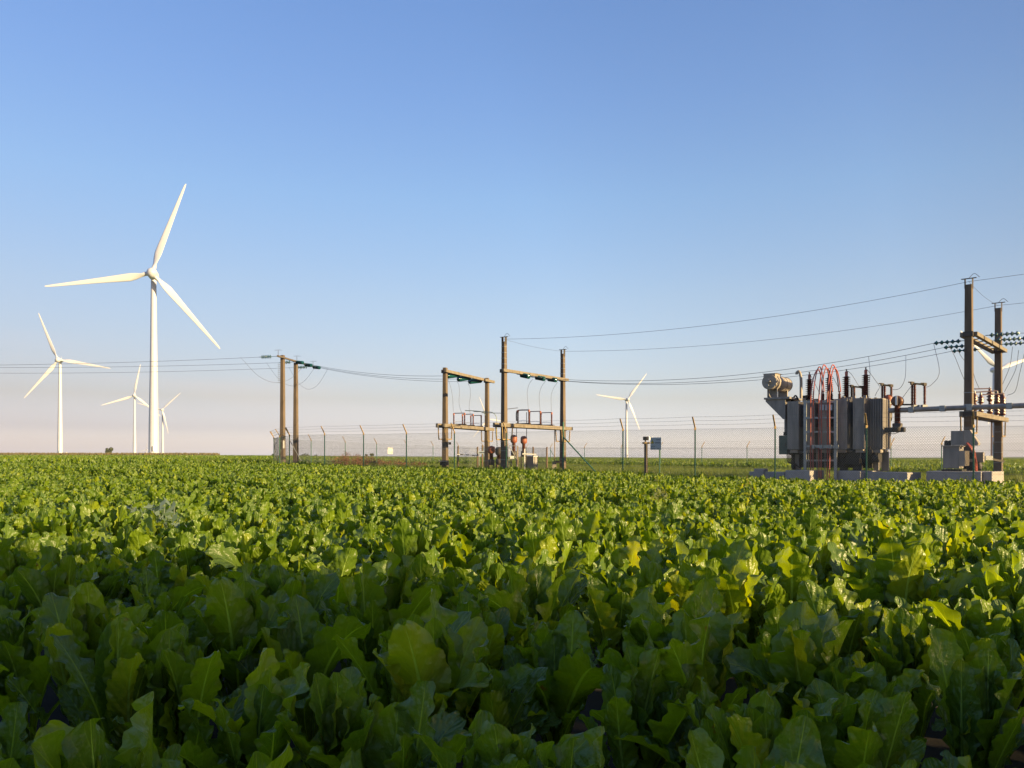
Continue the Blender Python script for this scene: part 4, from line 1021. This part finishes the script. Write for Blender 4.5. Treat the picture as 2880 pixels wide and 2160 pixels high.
# cables and rack
rk = thing('cable_rack', (TP(sof(2307, -.35), -.35).x, TP(sof(2307, -.35), -.35).y, gz(11, 28)), 'galvanised ladder frame holding the red cables in front of the radiators', 'cable rack')
def rp(px, py, m=-.35): return tp(px, py, m)
for px in (2264.5, 2350):
    a = rp(px, 1126); b = rp(px, 1126); b.z = .1; MB().bar(b, a, .10, .06, mv).build('upright', 'galv', rk)
for py in (1130, 1175, 1214.5, 1255, 1295): MB().bar(rp(2262, py), rp(2352, py), .05, .06).build('rung', 'galv', rk)
cm = MB().bar(rp(2288, 1255, -.42), rp(2359, 1257, -.42), .03, .10)
for px in (2288, 2310, 2336, 2355): cm.box(rp(px, 1256, -.46), (.08, .05, .13), AX)
cm.build('cable_clamp', 'galv', rk)
CAB = [(2279.6, 2299, 1040, 0), (2287, 2304, 1032, 0), (2302.5, 2317, 1026.5, 1), (2310, 2324, 1036, 1), (2327, 2342, 1026, 2), (2333, 2346, 1036, 2)]
for i, (px, pk, pky, b) in enumerate(CAB):
    mm = -.40 - .03 * (i % 2); q = LVB[b] + ev * (.03 if i % 2 else -.03)
    lo = rp(px + rs.uniform(-1, 1), 1300, mm); lo.z = .05; pts = [lo, rp(px + rs.uniform(-1.5, 1.5), 1275, mm), rp(px + rs.uniform(-1, 1), 1210, mm), rp(px, 1140, mm), rp(px + 1.5, 1100, mm)]
    m2 = .25; pks = tp(pk, pky, m2); pts += [tp(px + (pk - px) * .45, pky + (1100 - pky) * .35, m2 - .25), pks]
    e1 = q + UP * .35; pts += [pks.lerp(e1, .6) + UP * .14, q + UP * .12, q]
    wire('power_cable', arc(pts, 8), ['first', 'second', 'third', 'fourth', 'fifth', 'sixth'][i] + ' red cable from the left in the row looping over the transformer top', 'cable', .021, 'cable', 'red cables looping onto the transformer')
for i, px in enumerate((2273.6, 2297.6, 2320.6)):
    wire('grey_conduit', [rp(px, 1335, -.38) * 1.0, rp(px, 1262, -.38)], ['left', 'middle', 'right'][i] + ' thin grey conduit between the lower red cables', 'conduit', .017, 'greycable', 'grey conduits on the cable rack')
# leads from bushings
bt = lambda px, py: TP(sof(px, 1.15), 1.15, 0) * 1 + UP * (Z(py, TP(sof(px, 1.15), 1.15).y))
wire('jumper_wire', arc([bt(2276.5, 1049), at(2290, 1075, 29.6), at(2306, 1108, 29.6)], 6), 'lead sloping down from the leftmost tall bushing behind the red cables', 'jumper wire', .008)
wire('jumper_wire', arc([bt(2332, 1046), at(2345, 1065, 29.2), at(2359, 1092, 29.0)], 6), 'lead sloping down from the second tall bushing beside the red loops', 'jumper wire', .008)
wire('jumper_wire', arc([bt(2380.5, 1042), at(2395, 1053, 29.0), at(2416, 1087, 29)], 6), 'lead from the third tall bushing down to the arrester pair', 'jumper wire', .008)
wire('jumper_wire', arc([bt(2435, 1037), at(2446, 1048, 28.7), at(2476, 1089, 28.6)], 6), 'lead from the rightmost tall bushing down to the rear arresters', 'jumper wire', .008)
wire('jumper_wire', arc([at(2475, 1089, 28.6), at(2466, 1103, 28.5), at(2461, 1114, 28.5)], 5), 'short curved lead below the rear arresters', 'jumper wire', .008)
def onwire(W, px):
    return min(W, key=lambda p: abs(1440 + F * p.x / p.y - px)).copy()
def wpt(W, px):
    for a, b in zip(W[:-1], W[1:]):
        pa_, pb_ = 1440 + F * a.x / a.y, 1440 + F * b.x / b.y
        if (pa_ - px) * (pb_ - px) <= 0: return a.lerp(b, (px - pa_) / (pb_ - pa_))
    return W[-1].copy()
for px, W, pts, lab in ((2443, W0, [at(2447, 1047, 28.6), at(2445, 1075, 28.7)], 'lead hanging from the long power lines beside the rightmost tall bushing'),
                        (2548, W1, [at(2546, 1060, 28), at(2533, 1090, 27.9), at(2516, 1096, 28.2), at(2508, 1094, 28.6)], 'curved lead from the long power lines to the rear arresters'),
                        (2649, W0, [at(2642, 1045, 27), at(2622, 1080, 26.9), at(2600, 1091, 26.9)], 'curved lead from the long power lines to the pipe mounted arresters')):
    a = wpt(W, px); wire('jumper_wire', arc([a] + pts, 7), lab, 'jumper wire', .008)
wire('jumper_wire', arc([at(2566, 1082, 27), at(2552, 1100, 27.1), at(2536, 1122, 27.2)], 5), 'short straight lead between pipe mounted arresters and ring headed unit', 'jumper wire', .008)
for px0, py0, pts, lab in ((2668, 970, [at(2686, 1004, 27.6), at(2702, 1044, 27.9), at(2712, 1068, 28.2)], 'left lead curving down behind the front pole of the right gantry'),
                           (2692, 980, [at(2706, 1006, 28.5), at(2732, 1035, 28.8), at(2744, 1070, 29), at(2754, 1092, 29.2)], 'right lead curving down behind the front pole of the right gantry')):
    wire('jumper_wire', arc([at(px0, py0, 27.4)] + pts, 7), lab, 'jumper wire', .008)
for i, pts in enumerate(([at(2848, 975, 29.5), at(2840, 1030, 29.8), at(2820, 1080, 30.2)], [at(2865, 985, 29), at(2856, 1040, 29.4), at(2825, 1102, 30)], [at(2882, 990, 28.6), at(2868, 1050, 29), at(2855, 1100, 29.3), at(2832, 1112, 29.6)])):
    wire('jumper_wire', arc(pts, 7), ordn[i] + ' long curved lead falling from the right gantry beam at the right edge', 'jumper wire', .008, group='long leads at the right gantry')
# post insulators on the right gantry platform
for i, (px, D, py0, py1) in enumerate(((2741, 27.9, 1139, 1104), (2758.5, 29.0, 1139, 1108), (2784, 30.0, 1137, 1093), (2804, 30.6, 1137, 1103), (2821, 31.0, 1137, 1108))):
    x_ = X(px, D); z0 = 2.69; z1 = Z(py1, D)
    t = thing('post_insulator', (x_, D, z0), ['red brown post insulator just right of the front pole of the right gantry', 'second post insulator from the front pole of the right gantry', 'tallest post insulator in the middle of the right gantry platform',
        'post insulator directly in front of the rear right pole', 'post insulator right of the rear right pole'][i], 'insulator', 'post insulators on the right gantry')
    n = 2; st = (z1 - z0 - .06) / n
    for k in range(n):
        MB().lathe([(.05, 0), (.12, st * .18), (.055, st * .28), (.12, st * .42), (.055, st * .52), (.115, st * .66), (.05, st * .8), (.05, st)], (x_, D, z0 + .04 + k * st), UP, 14).build('shed_stack', 'redporc', t)
    MB().lathe([(.07, 0), (.05, .06)], (x_, D, z0 - .01), UP, 10).lathe([(.035, z1 - z0 - .04), (.035, z1 - z0 + .05)], (x_, D, z0), UP, 8).build('fitting', 'galv', t)
for i, (a, b) in enumerate((((2741, 1094, 28), (2786, 1092.5, 30)), ((2743, 1103, 28.2), (2806, 1099, 30.6)), ((2764, 1110, 29), (2824, 1107, 31)))):
    wire('contact_rod', [at(*a), at(*b)], ['upper', 'middle', 'lower'][i] + ' horizontal contact rod between the post insulators of the right gantry', 'conductor', .022, 'tube', 'contact rods on the right gantry')

# ------------------------------------------------------------ slabs
def slab(px0, px1, py, D0, D1, dep, label, h=None, dir_=None):
    a = Vector((X(px0, D0), D0, 0)); b = Vector((X(px1, D1), D1, 0)); u = (b - a).normalized(); w = Vector((-u.y, u.x, 0)); L = (b - a).length
    c = (a + b) / 2 + w * dep / 2; g = gz(c.x, c.y) - .05; zt2 = Z(py, (D0 + D1) / 2)
    o = MB().box((c.x, c.y, (g + zt2) / 2), (L, dep, zt2 - g), (u, w, UP)).build('concrete_block', 'slab', None, (c.x, c.y, g), bevel=.02)
    tag(o, label, 'concrete block', 'concrete foundation blocks')
slab(2208, 2277, 1323, 28.9, 28.0, .8, 'concrete block under the left end of the large transformer')
slab(2120, 2148, 1318.5, 30, 29.8, .6, 'small concrete block lying left of the large transformer')
slab(2107, 2207, 1327, 30.2, 29.4, .5, 'low concrete kerb left of the large transformer')
slab(2354, 2420, 1324.5, 27.9, 27.3, 1.8, 'sunlit concrete block under the middle of the large transformer')
slab(2423, 2552, 1328, 27.6, 26.3, .9, 'long concrete block under the right end of the large transformer')
slab(2605, 2760, 1326, 26.2, 25.2, 1.7, 'wide concrete plinth under the small transformer')
slab(2763, 2790, 1326.5, 25.3, 25.1, 1.2, 'short sunlit block at the right end of the small transformer plinth')

# ------------------------------------------------------------ small transformer
D0 = 26.0; b0 = at(2680, 1320, 26.2); zg = .64
T2 = thing('small_transformer', (b0.x, b0.y, zg), 'small grey transformer with finned side standing on the concrete plinth', 'transformer')
A2 = R(38); e2 = Vector((math.cos(A2), -math.sin(A2), 0)); m2v = Vector((math.sin(A2), math.cos(A2), 0)); O2 = Vector((X(2651, 26.1), 26.1, 0)); AX2 = (e2, m2v, UP)
def S(s, m, z): return O2 + e2 * s + m2v * m + UP * z
zt5 = Z(1255, 26); MB().box(S(.24, .45, (zt5 + zg + .1) / 2), (.48, .8, zt5 - zg - .12), AX2).build('tank', 'trafo', T2, bevel=.01)
MB().box(S(.24, .45, zt5 + .01), (.56, .9, .04), AX2).build('lid', 'traflight', T2)
MB().box(S(.26, .45, zg + .05), (.6, .9, .07), AX2).box(S(.1, .1, zg + .02), (.1, .3, .04), AX2).build('skid', 'trafdark', T2)
rd = MB()
for k in range(10): rd.box(S(.56, .05 + .09 * k, (zt5 + zg) / 2 + .02), (.16, .025, zt5 - zg - .34), AX2)
rd.build('radiator', 'traflight', T2)
cb = MB().box(S(.40, .35, zt5 + .27), (.36, .45, .46), AX2).build('cable_box', 'trafo', T2, bevel=.01)
MB().prism([(0, .5), (.18, .5), (.42, .06), (.40, -.0), (.22, -.02), (.14, .12), (0, -.03)], S(.585, .35, zt5 + .03), e2, UP, .44).build('hood', 'traflight', cb)
hv = MB()
for k in range(3): hv.lathe(sheds(.03, .05, 4, 0, .14) + [(.03, .17)], S(.06 + .07 * k, .3 + .2 * k, zt5 + .03), UP, 10)
hv.box(S(.1, .15, zt5 + .1), (.14, .10, .16), AX2).build('bushing', 'trafdark', T2)
for k in range(3):
    wire('power_cable', arc([at(2718 + 2 * k, 1246, 25.6), at(2727 + 3 * k, 1256 + k, 25.5), at(2735 + 3 * k, 1270, 25.5), at(2741 + 1.5 * k, 1288, 25.6), at(2743 + 2 * k, 1305, 25.8), at(2744 + 2 * k, 1325, 25.9)], 6),
         ['left', 'middle', 'right'][k] + ' of three orange cables curving down from the small transformer hood', 'cable', .022, 'cable', 'orange cables at the small transformer')
T3 = thing('grey_cabinet', (X(2755, 26.6), 26.6, zg), 'grey equipment box on a stand between the small transformer and rear pole', 'cabinet')
MB().box(at(2754, 1286, 26.6), (.28, .3, .34), AX2).build('body', 'trafo', T3, bevel=.01)
MB().box(at(2755, 1312, 26.6), (.10, .10, .28), AX2).lathe([(.10, 0), (.12, .1), (.08, .2)], at(2752, 1318, 26.4), UP, 10).build('stand', 'trafdark', T3)
MB().box(at(2765.5, 1286, 26.45), (.02, .2, .26), AX2).build('door', 'traflight', T3)
T4 = thing('control_box', (X(2731, 26.75), 26.75, zg), 'dark control box fixed low on the front pole of the right gantry', 'cabinet')
MB().box(at(2726, 1300, 26.75), (.34, .12, .62), AX2).build('body', 'trafdark', T4, bevel=.01); MB().box(at(2730, 1295, 26.6), (.12, .04, .10), AX2).build('handle', 'traflight', T4)
T5 = thing('drive_box', (X(2808, 31.0), 30.9, 1.0), 'motor drive box clamped low on the rear pole of the right gantry', 'cabinet')
MB().box(at(2778, 1288, 30.8), (.28, .2, .16)).build('body', 'galv', T5); MB().bar(at(2786, 1291, 30.85), at(2824, 1298, 30.85), .06, .08).build('bracket', 'darksteel', T5); MB().tube([at(2789, 1150, 30.8), at(2788, 1290, 30.8)], .025, 8).build('drive_rod', 'tube', T5)

# ------------------------------------------------------------ middle yard bits
def wpost(px, D, top, label):
    x_ = X(px, D); g = gz(x_, D); zt2 = Z(top, D)
    o = MB().lathe([(.048, -.1), (.05, 0), (.045, zt2 - g - .02), (.03, zt2 - g)], (x_, D, g), UP, 9).build('wooden_post', 'wood', None, (x_, D, g)); tag(o, label, 'post', 'wooden posts between the gantries')
wp = [(1288, 44, 1255, 'wooden post left end of the striped rail behind the smaller gantry'), (1343, 44.5, 1256.5, 'wooden post right end of the striped rail'), (1356.5, 45, 1252, 'wooden post just right of the pale blue sign'),
      (1455.5, 44, 1254, 'wooden post behind the metal gate frame'), (1499.5, 46, 1256.5, 'wooden post behind the pale cabinet'), (1538, 44.5, 1257, 'wooden post right of the pale cabinet'), (1399, 44, 1268, 'wooden post left of the tall gantry left pole')]
for a in wp: wpost(*a)
nt_ = thing('wire_netting', (X(1499, 45), 45, gz(1, 45)), 'low wire netting strung between the wooden posts', 'fence')
nm = MB()
for a, b in ((0, 1), (3, 4), (4, 5)):
    A_, B_ = wp[a], wp[b]; mesh_panel(nm, (X(A_[0], A_[1]), A_[1]), (X(B_[0], B_[1]), B_[1]), .5, Z(A_[2] + 3, A_[1]), .5, Z(B_[2] + 3, B_[1]), .06, .0025)
nm.build('mesh', 'fencewire', nt_)
t = thing('striped_rail', at(1288, 1279, 43.9), 'horizontal rail banded pale and dark between two wooden posts', 'rail')
for k in range(7): MB().bar(at(1286 + 8.2 * k, 1278 + .45 * k, 43.85), at(1286 + 8.2 * (k + 1), 1278.45 + .45 * k, 43.85), .04, .05).build('band', 'white' if k % 2 == 0 else 'trafdark', t)
t = thing('sign_board', at(1356, 1300, 44.2), 'wide pale blue sign board between wooden posts left of the middle poles', 'sign')
MB().box(at(1356, 1272.6, 44.2), (.47, .02, .16)).build('plate', 'signblue', t)
tx = MB(); rs = random.Random(9)
for k in range(9): tx.box(at(1349.5 + 1.7 * k, 1272.8, 44.18), (.02 + .008 * (k % 2), .004, .05))
tx.build('lettering', 'ink', t); MB().tube([at(1365, 1276, 44.25), at(1365, 1310, 44.25)], .02, 6).tube([at(1347, 1276, 44.25), at(1347, 1310, 44.25)], .02, 6).build('leg', 'galv', t)
t = thing('metal_gate', at(1431, 1312, 38), 'pale metal gate frame with diagonal brace by the tall gantry left pole', 'gate')
gfm = MB()
for a, b in (((1431, 1254), (1431, 1313)), ((1454, 1254), (1454, 1312)), ((1431, 1254), (1454, 1254)), ((1431, 1293), (1454, 1293)), ((1433, 1256), (1452, 1290)), ((1432, 1296), (1440, 1308))): gfm.tube([at(*a, 38), at(*b, 38)], .02, 6)
gfm.build('frame', 'galv', t); MB().box(at(1440.5, 1286.3, 37.96), (.19, .01, .14)).build('sign_plate', 'white', t)
t = thing('pale_cabinet', (X(1496, 40.5), 40.5, gz(1, 40.5)), 'pale grey cabinet with sloping lid right of the tall gantry left pole', 'cabinet')
c5 = Vector((X(1496, 40.8), 40.8, 0)); AX5 = (Vector((.82, -.57, 0)), Vector((.57, .82, 0)), UP); g = gz(1, 40.5)
MB().box(c5 + UP * ((Z(1284, 40.5) + g) / 2), (.46, .42, Z(1284, 40.5) - g), AX5).build('body', 'slab', t, bevel=.01)
MB().box(c5 + UP * (Z(1283.3, 40.5)), (.52, .48, .04), AX5).build('lid', 'white', t)
t = thing('white_barrier', (X(1476, 39.9), 39.9, gz(1, 40)), 'white post with a short white crossbar in front of the pale cabinet', 'barrier')
MB().box((X(1476, 39.9), 39.9, (Z(1262, 39.9) + gz(1, 40)) / 2), (.055, .055, Z(1262, 39.9) - gz(1, 40))).build('post', 'white', t); MB().bar(at(1469, 1276.5, 39.85), at(1509, 1278, 39.85), .04, .06).build('crossbar', 'white', t)
t = thing('base_box', (X(1560, 40), 39.95, gz(2, 40)), 'small box at the foot of the thin vertical pipe', 'box')
MB().box(at(1559, 1308, 39.95), (.20, .2, .34)).build('body', 'traflight', t)
t = thing('drive_box', (X(1572, 39.8), 39.8, gz(2, 40)), 'motor drive box at the foot of the tall gantry right pole', 'cabinet')
MB().box(at(1570, 1299, 39.8), (.3, .2, .12)).build('body', 'trafdark', t); MB().tube([at(1568, 1300, 39.8), at(1561, 1302, 39.9)], .03, 6).build('pipe', 'galv', t)
t = thing('drive_box', (X(1246, 38.3), 38.2, gz(-3, 38)), 'drive box at the foot of the smaller gantry left pole', 'cabinet')
MB().box(at(1250, 1302, 38.2), (.42, .26, .24)).build('body', 'trafdark', t); MB().box(at(1247, 1297, 38.15), (.46, .3, .04)).build('lid', 'galv', t); MB().box(at(1265, 1247, 38.3), (.12, .1, .12)).build('junction_box', 'arm', t)
# insulated pins at the front fence crossing the gantry
# ------------------------------------------------------------ signs, camera post
D = 30.2
t = thing('warning_sign', (X(1855.5, D), D, gz(5.6, D)), 'pale blue warning sign with yellow triangle on a thin green post', 'sign')
MB().tube([(X(1855.5, D), D + .03, gz(5.6, D)), (X(1855.5, D), D + .03, Z(1232, D))], .022, 8).build('post', 'greenpost', t)
ux = Vector((.8, -.6, 0)); sn = Vector((-.6, -.8, 0)); sc0 = at(1844.6, 1247.7, D)
def sp_(px, py, off=0): return sc0 + ux * ((px - 1844.6) / F * D / .908) + UP * ((1247.7 - py) / F * D) + sn * off
AXS = (ux, -sn, UP)
pl = MB().box(sp_(1844.6, 1247.7), (30.4 / F * D / .908, .012, 34.6 / F * D), AXS).build('plate', 'signblue', t)
MB().prism([(-.075, -.065), (.075, -.065), (0, .085)], sp_(1835, 1242.5, .010), ux, UP, .008).build('warning_triangle', 'ink', pl)
MB().prism([(-.060, -.057), (.060, -.057), (0, .066)], sp_(1835, 1242.5, .016), ux, UP, .008).build('warning_face', 'yellow', pl)
MB().prism([(-.003, .03), (.012, .03), (.004, .0), (.014, .0), (-.006, -.042), (-.002, -.01), (-.012, -.01)], sp_(1835, 1243, .022), ux, UP, .006).build('bolt_symbol', 'ink', pl)
tx = MB()
for x0, x1, yy, hh in ((1845, 1857, 1237, .022), (1842, 1857.5, 1245.5, .03), (1831, 1843, 1254.5, .014), (1831, 1842, 1257, .010), (1832, 1842.5, 1261, .016), (1848, 1852, 1261, .016)):
    q = x0
    while q < x1: w = random.uniform(.5, 1.3); tx.box(sp_(q + w / 2, yy, .009), (w / F * D * .8, .004, hh), AXS); q += w
tx.build('lettering', 'ink', pl)
D = 30.5
t = thing('camera_post', (X(1816.5, D), D, gz(5.1, D)), 'short concrete post carrying a boxy camera housing left of the warning sign', 'camera')
g = gz(5.1, D); AXp = (Vector((.82, -.57, 0)), Vector((.57, .82, 0)), UP)
MB().box((X(1816.5, D), D, (Z(1247, D) + g) / 2), (.105, .105, Z(1247, D) - g), AXp).build('post', 'concrete', t, bevel=.008)
MB().bar(at(1807, 1246, D), at(1828, 1246, D), .08, .07).build('crossbar', 'arm', t)
h_ = MB().box(at(1816, 1233, D), (.17, .14, .14), AXp).box(at(1815, 1241, D), (.05, .05, .08)).build('housing', 'darksteel', t, bevel=.008)
MB().box(at(1826, 1233, D - .05), (.04, .12, .13), AXp).box(at(1830, 1229, D), (.12, .1, .01), AXp).build('lens_hood', 'white', h_)
D = 66.5; q = at(1097.5, 1268, D)
t = thing('notice_board', (q.x, q.y, q.z), 'plain white square notice hanging on the rear left fence', 'sign'); MB().box(q, (.44, .015, .53), (Vector((.9, .42, 0)).normalized(), Vector((-.42, .9, 0)).normalized(), UP)).build('plate', 'white', t)
MB().tube([(q.x - .15, q.y + .05, q.z - .2), (q.x - .15, q.y + .05, q.z + .35)], .006, 4).tube([(q.x + .15, q.y + .08, q.z - .2), (q.x + .15, q.y + .08, q.z + .35)], .006, 4).build('hanger', 'galv', t)
# small white marker at far left horizon
q = at(187, 1276.5, 500); tag(MB().box(q, (.7, .7, 2.0), None, .8).build('marker_post', 'white', None, q), 'tiny white marker post on the horizon right of the far left turbine', 'post')

# ------------------------------------------------------------ trees behind the camera, towards the sun (they shade the foreground)
SA, SE = R(59.5), R(13)          # azimuth right of straight behind, elevation
sun_h = Vector((math.sin(SA), -math.cos(SA), 0)); qv = Vector((math.cos(SA), math.sin(SA), 0))
for i, (q, dist, w, h) in enumerate([(.9, 30, 6.4, 11), (-3.6, 31, 7.5, 12), (-8.5, 33, 8, 12)]):
    p = sun_h * dist + qv * (q - .15)
    rs = random.Random(70 + i); t = thing('roadside_tree', (p.x, p.y, 0), ['broad tree beside the field behind the camera, nearest the sunlit rows', 'broad tree in the middle of the group behind the camera', 'broad tree at the outer end of the group behind the camera'][i], 'tree', 'trees behind the camera')
    tr = MB().tube([p, p + UP * h * .35 + Vector((.1, 0, 0)), p + UP * h * .6], .24, 9, r1=.12); cr = MB(); L = []
    for k in range(26):
        a = rs.uniform(0, 6.283); zz = rs.uniform(.05, .95); rad = w * .5 * math.sin(math.pi * min(.97, zz * .75 + .2)) ** .6 * .78
        c = p + Vector((math.cos(a) * rad * rs.uniform(.3, 1), math.sin(a) * rad * rs.uniform(.3, 1), h * (.04 + zz * .84))); L.append((c, w * rs.uniform(.12, .2))); tr.tube([p + UP * h * .12, c], .05, 5, r1=.02)
    for k in range(9000):
        c, r = L[rs.randrange(26)]; d = Vector((rs.gauss(0, 1), rs.gauss(0, 1), rs.gauss(0, 1))).normalized(); pp = c + d * r * rs.random() ** .4
        e = Vector((rs.gauss(0, 1), rs.gauss(0, 1), rs.gauss(0, 1))).normalized(); f = d.cross(e).normalized(); z = rs.uniform(.09, .2)
        if pp.z < .05: continue
        cr.add([pp - e * z, pp - f * z * .6, pp + e * z, pp + f * z * .6], [(0, 1, 2, 3)])
    tr.build('trunk', 'bark', t); o = cr.build('crown', 'bush', t); o.data.uv_layers.new(name='UVMap')

# ------------------------------------------------------------ air
zmin = min(v.co.z for o in bpy.data.objects if o.name == 'ground' for v in o.data.vertices) - 1.0; ztop = 136.0
hm = bpy.data.materials.new('haze_air'); hm.use_nodes = True; hn = hm.node_tree; hn.nodes.remove(hn.nodes['Principled BSDF'])
hv_ = hn.nodes.new('ShaderNodeVolumePrincipled'); hv_.inputs['Color'].default_value = (.92, .91, 1.0, 1); hv_.inputs['Density'].default_value = .00007; hv_.inputs['Anisotropy'].default_value = .2
hn.links.new(hv_.outputs[0], hn.nodes['Material Output'].inputs['Volume'])
hz = MB().box((0, (6600 - 140) / 2, (zmin + ztop) / 2), (12700, 6740, ztop - zmin)).build('haze', hm, None, (0, 0, 0)); tag(hz, 'thin pale evening haze over the far fields', None, kind='stuff')

# ------------------------------------------------------------ sky, sun, camera
w = bpy.data.worlds.new('World'); scene.world = w; w.use_nodes = True; nt = w.node_tree; bg = nt.nodes['Background']
sky = nt.nodes.new('ShaderNodeTexSky'); sky.sky_type = 'NISHITA'; sky.sun_disc = False; sky.sun_elevation = SE
sun_az = math.atan2(sun_h.x, sun_h.y)      # clockwise from +Y
sky.sun_rotation = sun_az; sky.air_density = 1.0; sky.dust_density = 1.2; sky.ozone_density = 1.5; sky.altitude = 0
# anti-solar dusk band: a warm pink haze low over the horizon and a cleaner blue above
tc = nt.nodes.new('ShaderNodeTexCoord'); se = nt.nodes.new('ShaderNodeSeparateXYZ'); nt.links.new(tc.outputs['Generated'], se.inputs[0])
ra = nt.nodes.new('ShaderNodeValToRGB'); nt.links.new(se.outputs[2], ra.inputs[0]); cr = ra.color_ramp
SKY_STOPS = [(0.0, (2.55, 2.6, 3.9)), (.012, (1.9, 1.95, 2.85)), (.033, (1.13, 1.12, 1.68)), (.07, (.99, .86, 1.01)), (.132, (1.04, .93, 1.02)), (.192, (1.07, .99, 1.06)), (.306, (1.01, 1.07, 1.21)), (.408, (.93, 1.03, 1.28)), (.493, (.88, 1.01, 1.31)), (.60, (1.15, 1.22, 1.55)), (1.0, (1.7, 1.85, 2.2))]
cr.elements[0].position = 0; cr.elements[0].color = (*SKY_STOPS[0][1], 1); cr.elements[1].position = 1; cr.elements[1].color = (*SKY_STOPS[-1][1], 1)
for p, c in SKY_STOPS[1:-1]: e = cr.elements.new(p); e.color = (*c, 1)
mx = mixc(nt, 1.0, sky.outputs[0], ra.outputs[0], 'MULTIPLY')
# sky dimmed on the sun's side to lower the fill on shaded faces
dt = nt.nodes.new('ShaderNodeVectorMath'); dt.operation = 'DOT_PRODUCT'; nt.links.new(tc.outputs['Generated'], dt.inputs[0])
dt.inputs[1].default_value = (sun_h.x, sun_h.y, .15)
gl = M_(nt, 'MULTIPLY', M_(nt, 'ADD', dt.outputs['Value'], .05), 1.1, True)
mx = mixc(nt, gl, mx, mixc(nt, 1.0, mx, (.22, .22, .26), 'MULTIPLY'))
al = M_(nt, 'MULTIPLY', M_(nt, 'SUBTRACT', -.42, dt.outputs['Value']), 1.9, True)
lw_ = M_(nt, 'SUBTRACT', 1.0, M_(nt, 'MULTIPLY', se.outputs[2], 1.1), True)
mx = mixc(nt, M_(nt, 'MULTIPLY', al, lw_), mx, mixc(nt, 1.0, mx, (.55, .50, .50), 'MULTIPLY'))
# faint pink streaks low on the left
mpn = nt.nodes.new('ShaderNodeMapping'); mpn.inputs['Scale'].default_value = (2.2, 2.2, 16); nt.links.new(tc.outputs['Generated'], mpn.inputs[0])
cn = nt.nodes.new('ShaderNodeTexNoise'); cn.inputs['Scale'].default_value = 1.7; cn.inputs['Detail'].default_value = 6; nt.links.new(mpn.outputs[0], cn.inputs[0])
cb_ = M_(nt, 'MULTIPLY', M_(nt, 'SUBTRACT', cn.outputs[0], .46), 3.0, True)
bz = M_(nt, 'MULTIPLY', M_(nt, 'SUBTRACT', 1.0, M_(nt, 'MULTIPLY', M_(nt, 'ABSOLUTE', M_(nt, 'SUBTRACT', se.outputs[2], .085)), 13.0), True), M_(nt, 'SUBTRACT', .25, M_(nt, 'MULTIPLY', se.outputs[0], 2.0), True))
mx = mixc(nt, M_(nt, 'MULTIPLY', M_(nt, 'MULTIPLY', cb_, bz), .45), mx, mixc(nt, 1.0, mx, (1.22, 1.06, 1.0), 'MULTIPLY'))
nt.links.new(mx, bg.inputs[0]); bg.inputs[1].default_value = .0915
sd = bpy.data.lights.new('sun', 'SUN'); sd.energy = 5.0; sd.angle = R(.53); sd.color = (1, .73, .36)
so = bpy.data.objects.new('sun', sd); COL.objects.link(so)
sdir = (sun_h * math.cos(SE) + UP * math.sin(SE)); so.rotation_euler = sdir.to_track_quat('Z', 'Y').to_euler(); so.location = sdir * 50 + UP * 20
cd = bpy.data.cameras.new('camera'); cam = bpy.data.objects.new('camera', cd); COL.objects.link(cam); scene.camera = cam
cam.location = (0, 0, EYE); cam.rotation_euler = (R(90), 0, 0); cd.sensor_width = 36; cd.lens = 28; cd.shift_y = (HY - 1080) / 2880; cd.clip_start = .05; cd.clip_end = 30000
scene.view_settings.view_transform = 'Standard'; scene.view_settings.look = 'None'; scene.view_settings.gamma = 1; scene.view_settings.use_curve_mapping = False
scene.view_settings.exposure = 1.27
